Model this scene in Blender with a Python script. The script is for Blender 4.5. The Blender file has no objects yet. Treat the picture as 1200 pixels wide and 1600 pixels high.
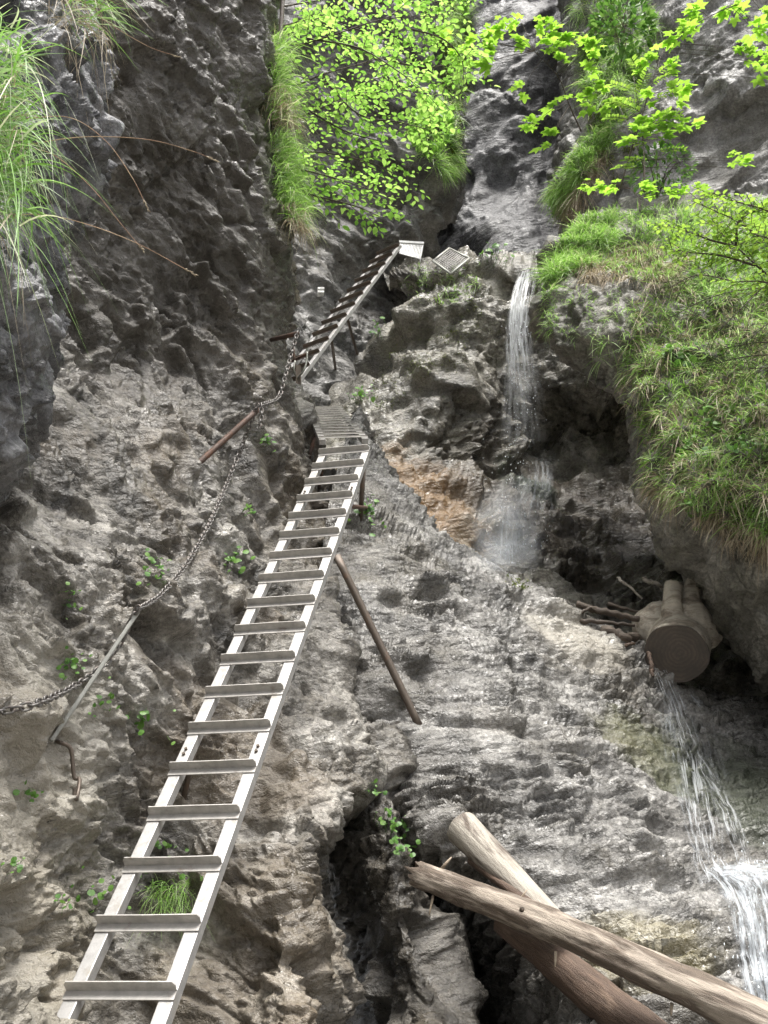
import bpy, bmesh, math, random
import numpy as np
from mathutils import Vector, Matrix
from math import radians

random.seed(7)
RNG = np.random.default_rng(11)
C = bpy.context.scene.collection
scene = bpy.context.scene

# ------------------------------------------------------------------ camera, sky, sun, exposure
FPX = 1570.0                      # focal length in pixels of the 1200 x 1600 photograph
PITCH = radians(25.0)
CAMZ = 1.7
cam = bpy.data.cameras.new('camera')
cam_o = bpy.data.objects.new('camera', cam); C.objects.link(cam_o)
cam_o.location = (0, 0, CAMZ)
cam_o.rotation_euler = (radians(90) + PITCH, 0, 0)
cam.sensor_fit = 'VERTICAL'; cam.sensor_height = 24.0; cam.lens = FPX / 1600 * 24.0
cam.clip_start = 0.05; cam.clip_end = 500
scene.camera = cam_o

SUN_EL, SUN_AZ = radians(73), radians(160)     # azimuth clockwise from +Y: high above, behind the camera and to the right
world = bpy.data.worlds.new('World'); scene.world = world; world.use_nodes = True
wn, wl = world.node_tree.nodes, world.node_tree.links
wn.clear()
sky = wn.new('ShaderNodeTexSky'); sky.sky_type = 'NISHITA'; sky.sun_disc = False
sky.sun_elevation = SUN_EL; sky.sun_rotation = SUN_AZ
sky.air_density = 1.0; sky.dust_density = 6.0; sky.ozone_density = 1.0
hs = wn.new('ShaderNodeHueSaturation'); hs.inputs['Saturation'].default_value = 0.28
bg = wn.new('ShaderNodeBackground'); bg.inputs['Strength'].default_value = 0.08
wo = wn.new('ShaderNodeOutputWorld')
wl.new(sky.outputs[0], hs.inputs['Color']); wl.new(hs.outputs[0], bg.inputs['Color']); wl.new(bg.outputs[0], wo.inputs['Surface'])

sun = bpy.data.lights.new('sun', 'SUN'); sun.energy = 1.5; sun.angle = radians(22); sun.color = (1, 0.97, 0.92)
sun_o = bpy.data.objects.new('sun', sun); C.objects.link(sun_o)
sd = Vector((math.sin(SUN_AZ) * math.cos(SUN_EL), math.cos(SUN_AZ) * math.cos(SUN_EL), math.sin(SUN_EL)))
sun_o.rotation_euler = sd.to_track_quat('Z', 'Y').to_euler()
sun_o.location = (0, 0, 40)

vs = scene.view_settings
vs.view_transform = 'Standard'; vs.look = 'None'; vs.gamma = 1.0; vs.use_curve_mapping = False
vs.exposure = 1.9
scene.cycles.max_bounces = 4
scene.cycles.diffuse_bounces = 2
scene.cycles.glossy_bounces = 2
scene.cycles.transmission_bounces = 3
scene.cycles.transparent_max_bounces = 16
scene.cycles.use_adaptive_sampling = True
scene.cycles.adaptive_threshold = 0.02
scene.cycles.use_denoising = True
scene.cycles.denoising_prefilter = 'NONE'       # keeps the fine grain of the rock
scene.cycles.adaptive_min_samples = 24

STEP = 2.6                        # spacing of the rock mesh, in pixels of the photograph

# ------------------------------------------------------------------ helpers: places
CT, ST = math.cos(PITCH), math.sin(PITCH)
def at(px, py, Y):
    """the place seen at pixel (px, py) of the photograph that stands Y metres ahead of the camera"""
    k = (800.0 - py) / FPX
    d = Y / (CT - k * ST)
    return Vector(((px - 600.0) / FPX * d, Y, CAMZ + d * (ST + k * CT)))
def proj(P):
    P = np.asarray(P, dtype=np.float64)
    y = P[..., 1]; z = P[..., 2] - CAMZ
    d = y * CT + z * ST; v = -y * ST + z * CT
    return 600 + FPX * P[..., 0] / d, 800 - FPX * v / d, d

# ------------------------------------------------------------------ helpers: noise (numpy)
def _h(ix, iy, iz, seed):
    u = np.uint32
    with np.errstate(over='ignore'):
        h = ix.astype(u) * u(374761393) + iy.astype(u) * u(668265263) + iz.astype(u) * u(2147483647) + u((seed * 1274126177) & 0xFFFFFFFF)
        h = (h ^ (h >> u(13))) * u(1274126177)
        h = (h ^ (h >> u(16))) * u(2246822519)
        return h ^ (h >> u(15))
_G = np.random.default_rng(3).normal(size=(256, 3)); _G /= np.linalg.norm(_G, axis=1)[:, None]; _G = _G.astype(np.float32)
def gnoise(p, seed=0):
    p = np.asarray(p, dtype=np.float32)
    i = np.floor(p).astype(np.int32); f = (p - i).astype(np.float32)
    u = f * f * f * (f * (f * 6 - 15) + 10)
    out = 0
    for dx in (0, 1):
        wx = u[:, 0] if dx else 1 - u[:, 0]
        for dy in (0, 1):
            wy = u[:, 1] if dy else 1 - u[:, 1]
            for dz in (0, 1):
                wz = u[:, 2] if dz else 1 - u[:, 2]
                g = _G[_h(i[:, 0] + dx, i[:, 1] + dy, i[:, 2] + dz, seed) & 255]
                out = out + wx * wy * wz * (g[:, 0] * (f[:, 0] - dx) + g[:, 1] * (f[:, 1] - dy) + g[:, 2] * (f[:, 2] - dz))
    return out * 1.6
def fbm(p, octv=5, seed=0, gain=0.5):
    a, s, o = 1.0, 0.0, 0.0
    for k in range(octv):
        o = o + a * gnoise(p * (2.0 ** k) + 7.3 * k, seed + k); s += a; a *= gain
    return o / s
def ridged(p, octv=4, seed=0, gain=0.5):
    a, s, o = 1.0, 0.0, 0.0
    for k in range(octv):
        o = o + a * (1 - 2 * np.abs(gnoise(p * (2.0 ** k) + 3.1 * k, seed + k))); s += a; a *= gain
    return o / s
_O = [(a, b, c) for a in (0, 1) for b in (0, 1) for c in (0, 1)]
def facets(q, seed, wo, wt, bevel_w):
    """broken-rock facets: each cell a tilted plane (wt) at its own height (wo), blended over a narrow bevel into the
    next cell's plane; returns (height, distance from the edge)"""
    q = q.astype(np.float32)
    base = np.floor(q - 0.5).astype(np.int32)
    n = len(q)
    b1 = np.full(n, 9e9, np.float32); b2 = np.full(n, 9e9, np.float32)
    g1 = np.zeros(n, np.float32); g2 = np.zeros(n, np.float32)
    for o in _O:
        c = base + np.array(o, np.int32)
        h = _h(c[:, 0], c[:, 1], c[:, 2], seed)
        f3 = np.stack([h & 1023, (h >> 10) & 1023, (h >> 20) & 1023], 1).astype(np.float32) * (0.9 / 1023) + 0.05
        dv = q - c - f3
        dd = (dv * dv).sum(1)
        g = _G[(h * np.uint32(2654435761) >> np.uint32(9)) & 255]
        off = ((h * np.uint32(40503) >> np.uint32(7)) & 1023).astype(np.float32) / 1023.0 - 0.5
        hh = wo * off + wt * (g * dv).sum(1)
        m = dd < b1; m2 = (~m) & (dd < b2)
        g2 = np.where(m, g1, np.where(m2, hh, g2)); b2 = np.where(m, b1, np.where(m2, dd, b2))
        g1 = np.where(m, hh, g1); b1 = np.where(m, dd, b1)
    e = np.sqrt(b2) - np.sqrt(b1)
    w = 0.5 + 0.5 * np.clip(e / bevel_w, 0, 1)
    return g1 * w + g2 * (1 - w), e

# ------------------------------------------------------------------ helpers: objects
def mesh_np(name, V, F, mat, parent=None, smooth=True, link=True):
    """one mesh object from arrays; F is an (n,k) array of faces"""
    V = np.ascontiguousarray(V, dtype=np.float32); F = np.ascontiguousarray(F, dtype=np.int32)
    me = bpy.data.meshes.new(name)
    me.vertices.add(len(V)); me.vertices.foreach_set('co', V.ravel())
    k = F.shape[1]
    me.loops.add(F.size); me.loops.foreach_set('vertex_index', F.ravel())
    me.polygons.add(len(F))
    me.polygons.foreach_set('loop_start', np.arange(0, F.size, k, dtype=np.int32))
    me.polygons.foreach_set('loop_total', np.full(len(F), k, np.int32))
    me.polygons.foreach_set('use_smooth', np.full(len(F), smooth, bool))
    me.update(calc_edges=True); me.validate()
    if mat: me.materials.append(mat)
    o = bpy.data.objects.new(name, me)
    if link: C.objects.link(o)
    if parent: o.parent = parent
    return o
def mesh_py(name, V, F, mat, parent=None, smooth=False):
    me = bpy.data.meshes.new(name)
    me.from_pydata([tuple(v) for v in V], [], [tuple(f) for f in F])
    if smooth:
        me.polygons.foreach_set('use_smooth', np.ones(len(me.polygons), bool))
    me.update()
    if mat: me.materials.append(mat)
    o = bpy.data.objects.new(name, me); C.objects.link(o)
    if parent: o.parent = parent
    return o
def tag(o, label=None, cat=None, group=None, kind=None):
    if label: o['label'] = label
    if cat: o['category'] = cat
    if group: o['group'] = group
    if kind: o['kind'] = kind
    return o
def thing(name, loc, label, cat, group=None):
    o = bpy.data.objects.new(name, None); C.objects.link(o); o.location = loc
    o.empty_display_size = 0.1
    return tag(o, label, cat, group)
def under(o, parent):
    """make o a part of parent while its mesh stays where it was written (world coordinates)"""
    o.parent = parent
    o.matrix_parent_inverse = Matrix.Translation(-parent.location)
    return o
def frame_of(t):
    t = t.normalized()
    a = Vector((0, 0, 1)) if abs(t.z) < 0.9 else Vector((0, 1, 0))
    u = t.cross(a).normalized(); return u, t.cross(u).normalized()
def tube_data(P, R, seg=10, caps=True):
    """tube through points P with radii R, as verts, faces"""
    P = [Vector(p) for p in P]; V = []; F = []
    n = len(P)
    if not hasattr(R, '__len__'): R = [R] * n
    u = None
    for i in range(n):
        t = (P[min(i + 1, n - 1)] - P[max(i - 1, 0)]).normalized()
        if u is None: u, w = frame_of(t)
        else:
            u = (u - t * u.dot(t)).normalized(); w = t.cross(u)
        for k in range(seg):
            a = 2 * math.pi * k / seg
            V.append(P[i] + (u * math.cos(a) + w * math.sin(a)) * R[i])
    for i in range(n - 1):
        for k in range(seg):
            F.append((i * seg + k, i * seg + (k + 1) % seg, (i + 1) * seg + (k + 1) % seg, (i + 1) * seg + k))
    if caps:
        F.append(tuple(range(seg - 1, -1, -1))); F.append(tuple((n - 1) * seg + k for k in range(seg)))
    return V, F
def tube(name, P, R, mat, seg=10, parent=None, smooth=True):
    V, F = tube_data(P, R, seg)
    return mesh_py(name, V, F, mat, parent, smooth)
def box_data(c, ax, ay, az):
    """box about c with half-axes ax, ay, az"""
    V = [c + ax * i + ay * j + az * k for i in (-1, 1) for j in (-1, 1) for k in (-1, 1)]
    F = [(0, 1, 3, 2), (4, 6, 7, 5), (0, 4, 5, 1), (2, 3, 7, 6), (0, 2, 6, 4), (1, 5, 7, 3)]
    return V, F
def bevel(o, w, seg=2):
    m = o.modifiers.new('bevel', 'BEVEL'); m.width = w; m.segments = seg; m.limit_method = 'ANGLE'
    return o
def catmull(P, n):
    """smooth curve through points"""
    P = [Vector(p) for p in P]; Q = [2 * P[0] - P[1]] + P + [2 * P[-1] - P[-2]]; out = []
    for i in range(len(P) - 1):
        a, b, c, d = Q[i:i + 4]
        for k in range(n):
            t = k / n
            out.append(0.5 * ((2 * b) + (c - a) * t + (2 * a - 5 * b + 4 * c - d) * t * t + (3 * b - a - 3 * c + d) * t ** 3))
    out.append(P[-1]); return out

# ------------------------------------------------------------------ materials
def new_mat(name):
    m = bpy.data.materials.new(name); m.use_nodes = True
    nt = m.node_tree; nt.nodes.clear()
    out = nt.nodes.new('ShaderNodeOutputMaterial')
    return m, nt.nodes, nt.links, out
def N(nodes, kind, **kw):
    n = nodes.new(kind)
    for k, v in kw.items():
        if k.startswith('_'): setattr(n, k[1:], v)
        else: n.inputs[k.replace('0_', '')].default_value = v
    return n
def ramp(nodes, stops, interp='LINEAR'):
    r = nodes.new('ShaderNodeValToRGB'); r.color_ramp.interpolation = interp
    e = r.color_ramp.elements
    while len(e) < len(stops): e.new(0.5)
    for x, (p, c) in zip(e, stops):
        x.position = p; x.color = (*c, 1) if len(c) == 3 else c
    return r
def noise(nodes, links, vec, scale, detail=6, rough=0.6, dist=0.0):
    n = nodes.new('ShaderNodeTexNoise'); n.inputs['Scale'].default_value = scale; n.inputs['Detail'].default_value = detail
    n.inputs['Roughness'].default_value = rough; n.inputs['Distortion'].default_value = dist
    links.new(vec, n.inputs['Vector']); return n
def mixc(nodes, links, fac, a, b, mode='MIX'):
    m = nodes.new('ShaderNodeMix'); m.data_type = 'RGBA'; m.blend_type = mode
    for sock, v in ((m.inputs[0], fac), (m.inputs[6], a), (m.inputs[7], b)):
        if hasattr(v, 'links'): links.new(v, sock)
        elif isinstance(v, (int, float)): sock.default_value = v
        else: sock.default_value = (*v, 1)
    return m.outputs[2]
def maprange(nodes, links, v, a, b, c=0.0, d=1.0, smooth=False):
    m = nodes.new('ShaderNodeMapRange'); m.inputs[1].default_value = a; m.inputs[2].default_value = b
    m.inputs[3].default_value = c; m.inputs[4].default_value = d; m.clamp = True
    if smooth: m.interpolation_type = 'SMOOTHSTEP'
    links.new(v, m.inputs[0]); return m.outputs[0]
def math_n(nodes, links, op, a, b):
    m = nodes.new('ShaderNodeMath'); m.operation = op
    for s, v in ((m.inputs[0], a), (m.inputs[1], b)):
        if hasattr(v, 'links'): links.new(v, s)
        else: s.default_value = v
    return m.outputs[0]
def rock_mat(name, dark, mid, light, stain, stain_amt=0.5, rough=(0.38, 0.7), bump=0.03, fine=1.0, spots=(), spec=0.5, chips=0.55):
    m, nd, lk, out = new_mat(name)
    tc = nd.new('ShaderNodeTexCoord'); v = tc.outputs['Object']
    n1 = noise(nd, lk, v, 2.2 * fine, 6, 0.68, 0.0)
    sep = nd.new('ShaderNodeSeparateColor'); lk.new(n1.outputs['Color'], sep.inputs[0])
    r1 = ramp(nd, [(0.33, dark), (0.5, mid), (0.64, light)]); lk.new(sep.outputs[0], r1.inputs['Fac'])
    n2 = noise(nd, lk, v, 0.8 * fine, 4, 0.65, 0.0)
    f2 = maprange(nd, lk, n2.outputs['Fac'], 0.45, 0.66, 0.0, stain_amt, True)
    col = mixc(nd, lk, f2, r1.outputs['Color'], stain)
    n3 = noise(nd, lk, v, 34 * fine, 2, 0.7)
    f3 = maprange(nd, lk, n3.outputs['Fac'], 0.32, 0.68, 0.65, 1.35)
    sp = nd.new('ShaderNodeVectorMath'); sp.operation = 'SCALE'; lk.new(col, sp.inputs[0]); lk.new(f3, sp.inputs['Scale'])
    col = sp.outputs[0]
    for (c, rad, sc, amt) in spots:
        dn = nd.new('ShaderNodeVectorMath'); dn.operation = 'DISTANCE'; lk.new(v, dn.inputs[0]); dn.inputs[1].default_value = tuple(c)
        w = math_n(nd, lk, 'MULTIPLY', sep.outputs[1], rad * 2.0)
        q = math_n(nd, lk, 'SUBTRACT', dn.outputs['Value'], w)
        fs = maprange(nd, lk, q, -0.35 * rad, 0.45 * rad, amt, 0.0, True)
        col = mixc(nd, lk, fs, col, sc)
    b = nd.new('ShaderNodeBsdfPrincipled'); lk.new(col, b.inputs['Base Color'])
    lk.new(maprange(nd, lk, sep.outputs[2], 0.38, 0.62, rough[0], rough[1]), b.inputs['Roughness'])
    b.inputs['Specular IOR Level'].default_value = spec
    mb = nd.new('ShaderNodeMapping'); mb.inputs['Scale'].default_value = (0.9, 1.0, 1.2); mb.inputs['Rotation'].default_value = (0.2, 0.4, 0.1); lk.new(v, mb.inputs['Vector'])
    nb = noise(nd, lk, mb.outputs[0], 22 * fine, 4, 0.7, 0.0)
    vw = nd.new('ShaderNodeVectorMath'); vw.operation = 'MULTIPLY_ADD'; lk.new(n3.outputs['Color'], vw.inputs[0]); vw.inputs[1].default_value = (0.035,) * 3; lk.new(mb.outputs[0], vw.inputs[2])
    ms = nd.new('ShaderNodeMapping'); ms.inputs['Scale'].default_value = (0.6, 0.8, 1.7); lk.new(vw.outputs[0], ms.inputs['Vector'])
    vo = nd.new('ShaderNodeTexVoronoi'); vo.feature = 'F1'; vo.inputs['Scale'].default_value = 13 * fine; lk.new(ms.outputs[0], vo.inputs['Vector'])
    sv = nd.new('ShaderNodeSeparateColor'); lk.new(vo.outputs['Color'], sv.inputs[0])
    HV = math_n(nd, lk, 'ADD', math_n(nd, lk, 'ADD', nb.outputs['Fac'], math_n(nd, lk, 'MULTIPLY', sv.outputs[0], chips)), math_n(nd, lk, 'MULTIPLY', vo.outputs['Distance'], -chips))
    bp = nd.new('ShaderNodeBump'); bp.inputs['Strength'].default_value = 1.0; bp.inputs['Distance'].default_value = bump * 0.8
    lk.new(HV, bp.inputs['Height']); lk.new(bp.outputs[0], b.inputs['Normal'])
    lk.new(b.outputs[0], out.inputs['Surface'])
    return m
def metal_mat(name, col, rough, metallic=1.0, rust=None, rust_lo=0.5, dirt=0.25):
    m, nd, lk, out = new_mat(name)
    tc = nd.new('ShaderNodeTexCoord'); v = tc.outputs['Object']
    b = nd.new('ShaderNodeBsdfPrincipled')
    n1 = noise(nd, lk, v, 18, 6, 0.65)
    f = maprange(nd, lk, n1.outputs['Fac'], 0.35, 0.7, 0.0, dirt)
    c = mixc(nd, lk, f, col, tuple(x * 0.45 for x in col))
    mt = metallic
    if rust:
        n2 = noise(nd, lk, v, 9, 8, 0.7)
        fr = maprange(nd, lk, n2.outputs['Fac'], rust_lo, rust_lo + 0.15, 0, 1)
        c = mixc(nd, lk, fr, c, rust)
        lk.new(maprange(nd, lk, fr, 0, 1, metallic, 0.0), b.inputs['Metallic'])
    else: b.inputs['Metallic'].default_value = mt
    lk.new(c, b.inputs['Base Color'])
    lk.new(maprange(nd, lk, n1.outputs['Fac'], 0.3, 0.7, rough, rough + 0.2), b.inputs['Roughness'])
    bp = nd.new('ShaderNodeBump'); bp.inputs['Strength'].default_value = 0.25; bp.inputs['Distance'].default_value = 0.004
    n3 = noise(nd, lk, v, 60, 5, 0.6); lk.new(n3.outputs['Fac'], bp.inputs['Height']); lk.new(bp.outputs[0], b.inputs['Normal'])
    lk.new(b.outputs[0], out.inputs['Surface']); return m

# ------------------------------------------------------------------ rock masses
def cr_weights(n, t):
    """Catmull-Rom weights: rows t (0..n-1) on n control points"""
    W = np.zeros((len(t), n)); i = np.clip(np.floor(t).astype(int), 0, n - 2); f = t - i
    w = [0.5 * (-f + 2 * f ** 2 - f ** 3), 0.5 * (2 - 5 * f ** 2 + 3 * f ** 3), 0.5 * (f + 4 * f ** 2 - 3 * f ** 3), 0.5 * (-f ** 2 + f ** 3)]
    r = np.arange(len(t))
    for k in range(4):
        j = i + k - 1
        lo = j < 0; hi = j > n - 1; ok = ~(lo | hi)
        np.add.at(W, (r[ok], j[ok]), w[k][ok])
        if lo.any(): np.add.at(W, (r[lo], np.zeros(lo.sum(), int)), 2 * w[k][lo]); np.add.at(W, (r[lo], np.ones(lo.sum(), int)), -w[k][lo])
        if hi.any(): np.add.at(W, (r[hi], np.full(hi.sum(), n - 1)), 2 * w[k][hi]); np.add.at(W, (r[hi], np.full(hi.sum(), n - 2)), -w[k][hi])
    return W
def spaced(P, axis):
    """sample parameters so that samples are evenly spaced in the picture, and not too long where the rock turns away"""
    px, py, dd = proj(P); Q = np.stack([px, py], -1)
    d = np.linalg.norm(np.diff(Q, axis=axis), axis=-1)
    w = np.linalg.norm(np.diff(P, axis=axis), axis=-1) * FPX / (np.take(dd, range(1, dd.shape[axis]), axis=axis))
    m = np.maximum(np.percentile(d, 70, axis=1 - axis) / STEP, np.percentile(w, 50, axis=1 - axis) / (STEP * 2.6))
    t = []
    for i, L in enumerate(m):
        if axis == 0 and (py[i:i + 2].max() < -30 or py[i:i + 2].min() > 1700): L = L / 4      # out of the picture
        k = int(min(max(L, 6), 260))
        t.append(i + np.arange(k) / k)
    t.append([len(m)]); return np.concatenate(t)
PATCH = {}
def rock(name, rows, mat, label, scale=1.0, amp=1.0, seed=1, strata=(0, 0, 0), stretch=(1, 1, 1), big=0.22, lumpy=0.0, sharp=1.0, lv=(1, 1, 1, 1), ext=(0, 0)):
    """rows: lists of (px, py, Y); a surface through those places, broken up by facets, cracks and lumps"""
    P = np.array([[at(*c) for c in r] for r in rows])
    tu, tv = spaced(P, 0), spaced(P, 1)
    for side, m in ((0, ext[0]), (1, ext[1])):          # carry the rock on beyond the edge of the picture
        if not m: continue
        e, f = (P[:, 0], P[:, 1]) if side == 0 else (P[:, -1], P[:, -2])
        dv = (e - f) / np.linalg.norm(e - f, axis=1)[:, None]; dv = dv.mean(0) * 0.7 + dv * 0.3
        new = (e + dv * m)[:, None]; t_new = np.arange(40) / 40
        if side == 0: P = np.concatenate([new, P], 1); tv = np.concatenate([t_new, tv + 1])
        else: tv = np.concatenate([tv[:-1], P.shape[1] - 1 + t_new, [P.shape[1]]]); P = np.concatenate([P, new], 1)
    Wu, Wv = cr_weights(P.shape[0], tu), cr_weights(P.shape[1], tv)
    S = np.matmul(Wv, np.tensordot(Wu, P, 1))
    nu, nv = S.shape[:2]
    du = np.gradient(S, axis=0); dv = np.gradient(S, axis=1)
    Nn = np.cross(dv, du); Nn /= np.linalg.norm(Nn, axis=-1)[..., None] + 1e-9
    camv = np.array([0, 0, CAMZ]) - S
    if (Nn * camv).sum(-1).mean() < 0: Nn = -Nn
    p = S.reshape(-1, 3).astype(np.float32); n = Nn.reshape(-1, 3).astype(np.float32)
    R = np.array(Matrix.Rotation(strata[0], 3, 'X') @ Matrix.Rotation(strata[1], 3, 'Y') @ Matrix.Rotation(strata[2], 3, 'Z'), dtype=np.float32)
    q = (p @ R.T) / np.array(stretch, dtype=np.float32)
    s = scale
    warp = np.stack([gnoise(p / (0.7 * s) + 11, seed + 90), gnoise(p / (0.7 * s) + 37, seed + 91), gnoise(p / (0.7 * s) + 71, seed + 92)], 1)
    warp2 = np.stack([gnoise(p / (0.16 * s) + 11, seed + 93), gnoise(p / (0.16 * s) + 37, seed + 94), gnoise(p / (0.16 * s) + 71, seed + 95)], 1)
    qw = q + warp * 0.14 * s + warp2 * 0.014 * s
    D = big * fbm(p / (1.5 * s), 3, seed) * s
    msk = np.clip(0.8 + 0.9 * gnoise(p / (0.9 * s), seed + 55), 0.15, 1.4)
    msk3 = np.clip(0.8 + 1.0 * gnoise(p / (0.5 * s), seed + 56), 0.15, 1.5)
    h1, e1 = facets(qw / (0.85 * s), seed + 10, 0.15, 0.21, 0.04)
    D += lv[0] * s * amp * (h1 - 0.05 * np.exp(-(e1 / 0.035) ** 2) * np.clip(gnoise(p / (0.6 * s), seed + 57) * 3, 0, 1))
    h2, e2 = facets(qw / (0.34 * s), seed + 20, 0.075, 0.13, 0.05)
    D += lv[1] * s * amp * msk * (h2 - 0.025 * np.exp(-(e2 / 0.05) ** 2) * np.clip(gnoise(p / (0.3 * s), seed + 58) * 3, 0, 1))
    G = D.reshape(nu, nv)                    # soften single-sample steps so that risers do not turn into combs
    for _ in range(1):
        G = np.pad(G, 1, mode='edge'); G = (G[:-2] + 2 * G[1:-1] + G[2:]) / 4; G = (G[:, :-2] + 2 * G[:, 1:-1] + G[:, 2:]) / 4
    D = G.ravel()
    h3, e3 = facets(qw / (0.14 * s), seed + 30, 0.032, 0.062, 0.07)
    D += lv[2] * s * amp * msk3 * h3
    h4, e4 = facets(qw / (0.06 * s), seed + 35, 0.011, 0.026, 0.10)
    D += lv[3] * s * amp * msk3 * h4
    if lumpy:
        _, e5 = facets((p + warp * 0.1 * s) / (0.2 * s), seed + 60, 0, 0, 0.1)
        D += lumpy * s * (np.sqrt(np.clip(e5, 0, 1)) - 0.35)
    V = p + n * D[:, None]
    i = np.arange(nu * nv).reshape(nu, nv)
    F = np.stack([i[:-1, :-1], i[:-1, 1:], i[1:, 1:], i[1:, :-1]], -1).reshape(-1, 4)
    o = mesh_np(name, V, F, mat)
    tag(o, label, None, None, 'structure')
    PATCH[name] = (V.reshape(nu, nv, 3), n.reshape(nu, nv, 3))
    return o

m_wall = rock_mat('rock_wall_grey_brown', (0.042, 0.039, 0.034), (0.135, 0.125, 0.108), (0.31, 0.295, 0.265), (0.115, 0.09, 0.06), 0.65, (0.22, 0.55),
                  spots=[(at(230, 130, 6.2), 2.6, (0.078, 0.071, 0.061), 0.75), (at(430, 1450, 5.0), 0.5, (0.20, 0.155, 0.10), 0.3), (at(380, 1150, 5.6), 0.5, (0.19, 0.145, 0.095), 0.35),  # first spot: dark patina, with the overhang's shade also put into the colour
                         (at(60, 1450, 4.3), 0.7, (0.34, 0.31, 0.25), 0.6), (at(40, 1130, 4.5), 0.6, (0.35, 0.325, 0.275), 0.55)])
m_slab = rock_mat('rock_slab_pale', (0.055, 0.053, 0.049), (0.155, 0.149, 0.138), (0.34, 0.33, 0.31), (0.10, 0.088, 0.067), 0.6, (0.10, 0.38), bump=0.035,
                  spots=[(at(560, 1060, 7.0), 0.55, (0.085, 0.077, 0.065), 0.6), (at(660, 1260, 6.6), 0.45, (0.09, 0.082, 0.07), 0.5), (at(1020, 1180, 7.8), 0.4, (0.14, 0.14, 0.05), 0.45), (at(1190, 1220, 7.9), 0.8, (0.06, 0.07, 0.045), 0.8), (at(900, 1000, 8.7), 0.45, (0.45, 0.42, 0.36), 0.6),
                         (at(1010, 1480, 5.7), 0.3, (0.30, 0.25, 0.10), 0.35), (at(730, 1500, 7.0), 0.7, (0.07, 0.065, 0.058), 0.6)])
m_fall = rock_mat('rock_waterfall_brown', (0.065, 0.06, 0.052), (0.155, 0.145, 0.122), (0.31, 0.29, 0.25), (0.13, 0.12, 0.075), 0.5, (0.12, 0.45),
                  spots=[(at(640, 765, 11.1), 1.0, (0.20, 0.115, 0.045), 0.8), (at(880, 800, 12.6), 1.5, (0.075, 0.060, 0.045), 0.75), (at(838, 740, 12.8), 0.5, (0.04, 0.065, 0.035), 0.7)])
m_upper = rock_mat('rock_upper_grey', (0.05, 0.049, 0.047), (0.12, 0.116, 0.108), (0.25, 0.243, 0.232), (0.10, 0.09, 0.072), 0.5, (0.25, 0.65), fine=0.8)
m_back = rock_mat('rock_back_grey', (0.085, 0.085, 0.09), (0.165, 0.165, 0.17), (0.28, 0.28, 0.285), (0.10, 0.098, 0.09), 0.5, (0.3, 0.65), fine=0.7, bump=0.035)
m_pale = rock_mat('rock_right_wall_pale', (0.11, 0.108, 0.102), (0.235, 0.23, 0.22), (0.38, 0.375, 0.36), (0.12, 0.11, 0.085), 0.5, (0.35, 0.7), fine=0.8)
m_rib = rock_mat('rock_rib_wet_shade', (0.035, 0.032, 0.028), (0.085, 0.078, 0.067), (0.18, 0.168, 0.148), (0.09, 0.072, 0.046), 0.5, (0.18, 0.5))  # wet rock, its colour darkened further to stand for shade from above
m_right = rock_mat('rock_boulder_grey', (0.09, 0.086, 0.075), (0.18, 0.172, 0.15), (0.32, 0.305, 0.27), (0.12, 0.115, 0.075), 0.45, (0.35, 0.7))
m_near = rock_mat('rock_near_dark', (0.04, 0.04, 0.042), (0.10, 0.10, 0.105), (0.24, 0.24, 0.25), (0.075, 0.07, 0.065), 0.4, (0.22, 0.5), bump=0.018, fine=1.8)
m_ground = rock_mat('gravel_bed', (0.10, 0.095, 0.085), (0.2, 0.19, 0.17), (0.34, 0.33, 0.3), (0.2, 0.17, 0.12), 0.4, (0.5, 0.8))

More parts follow.
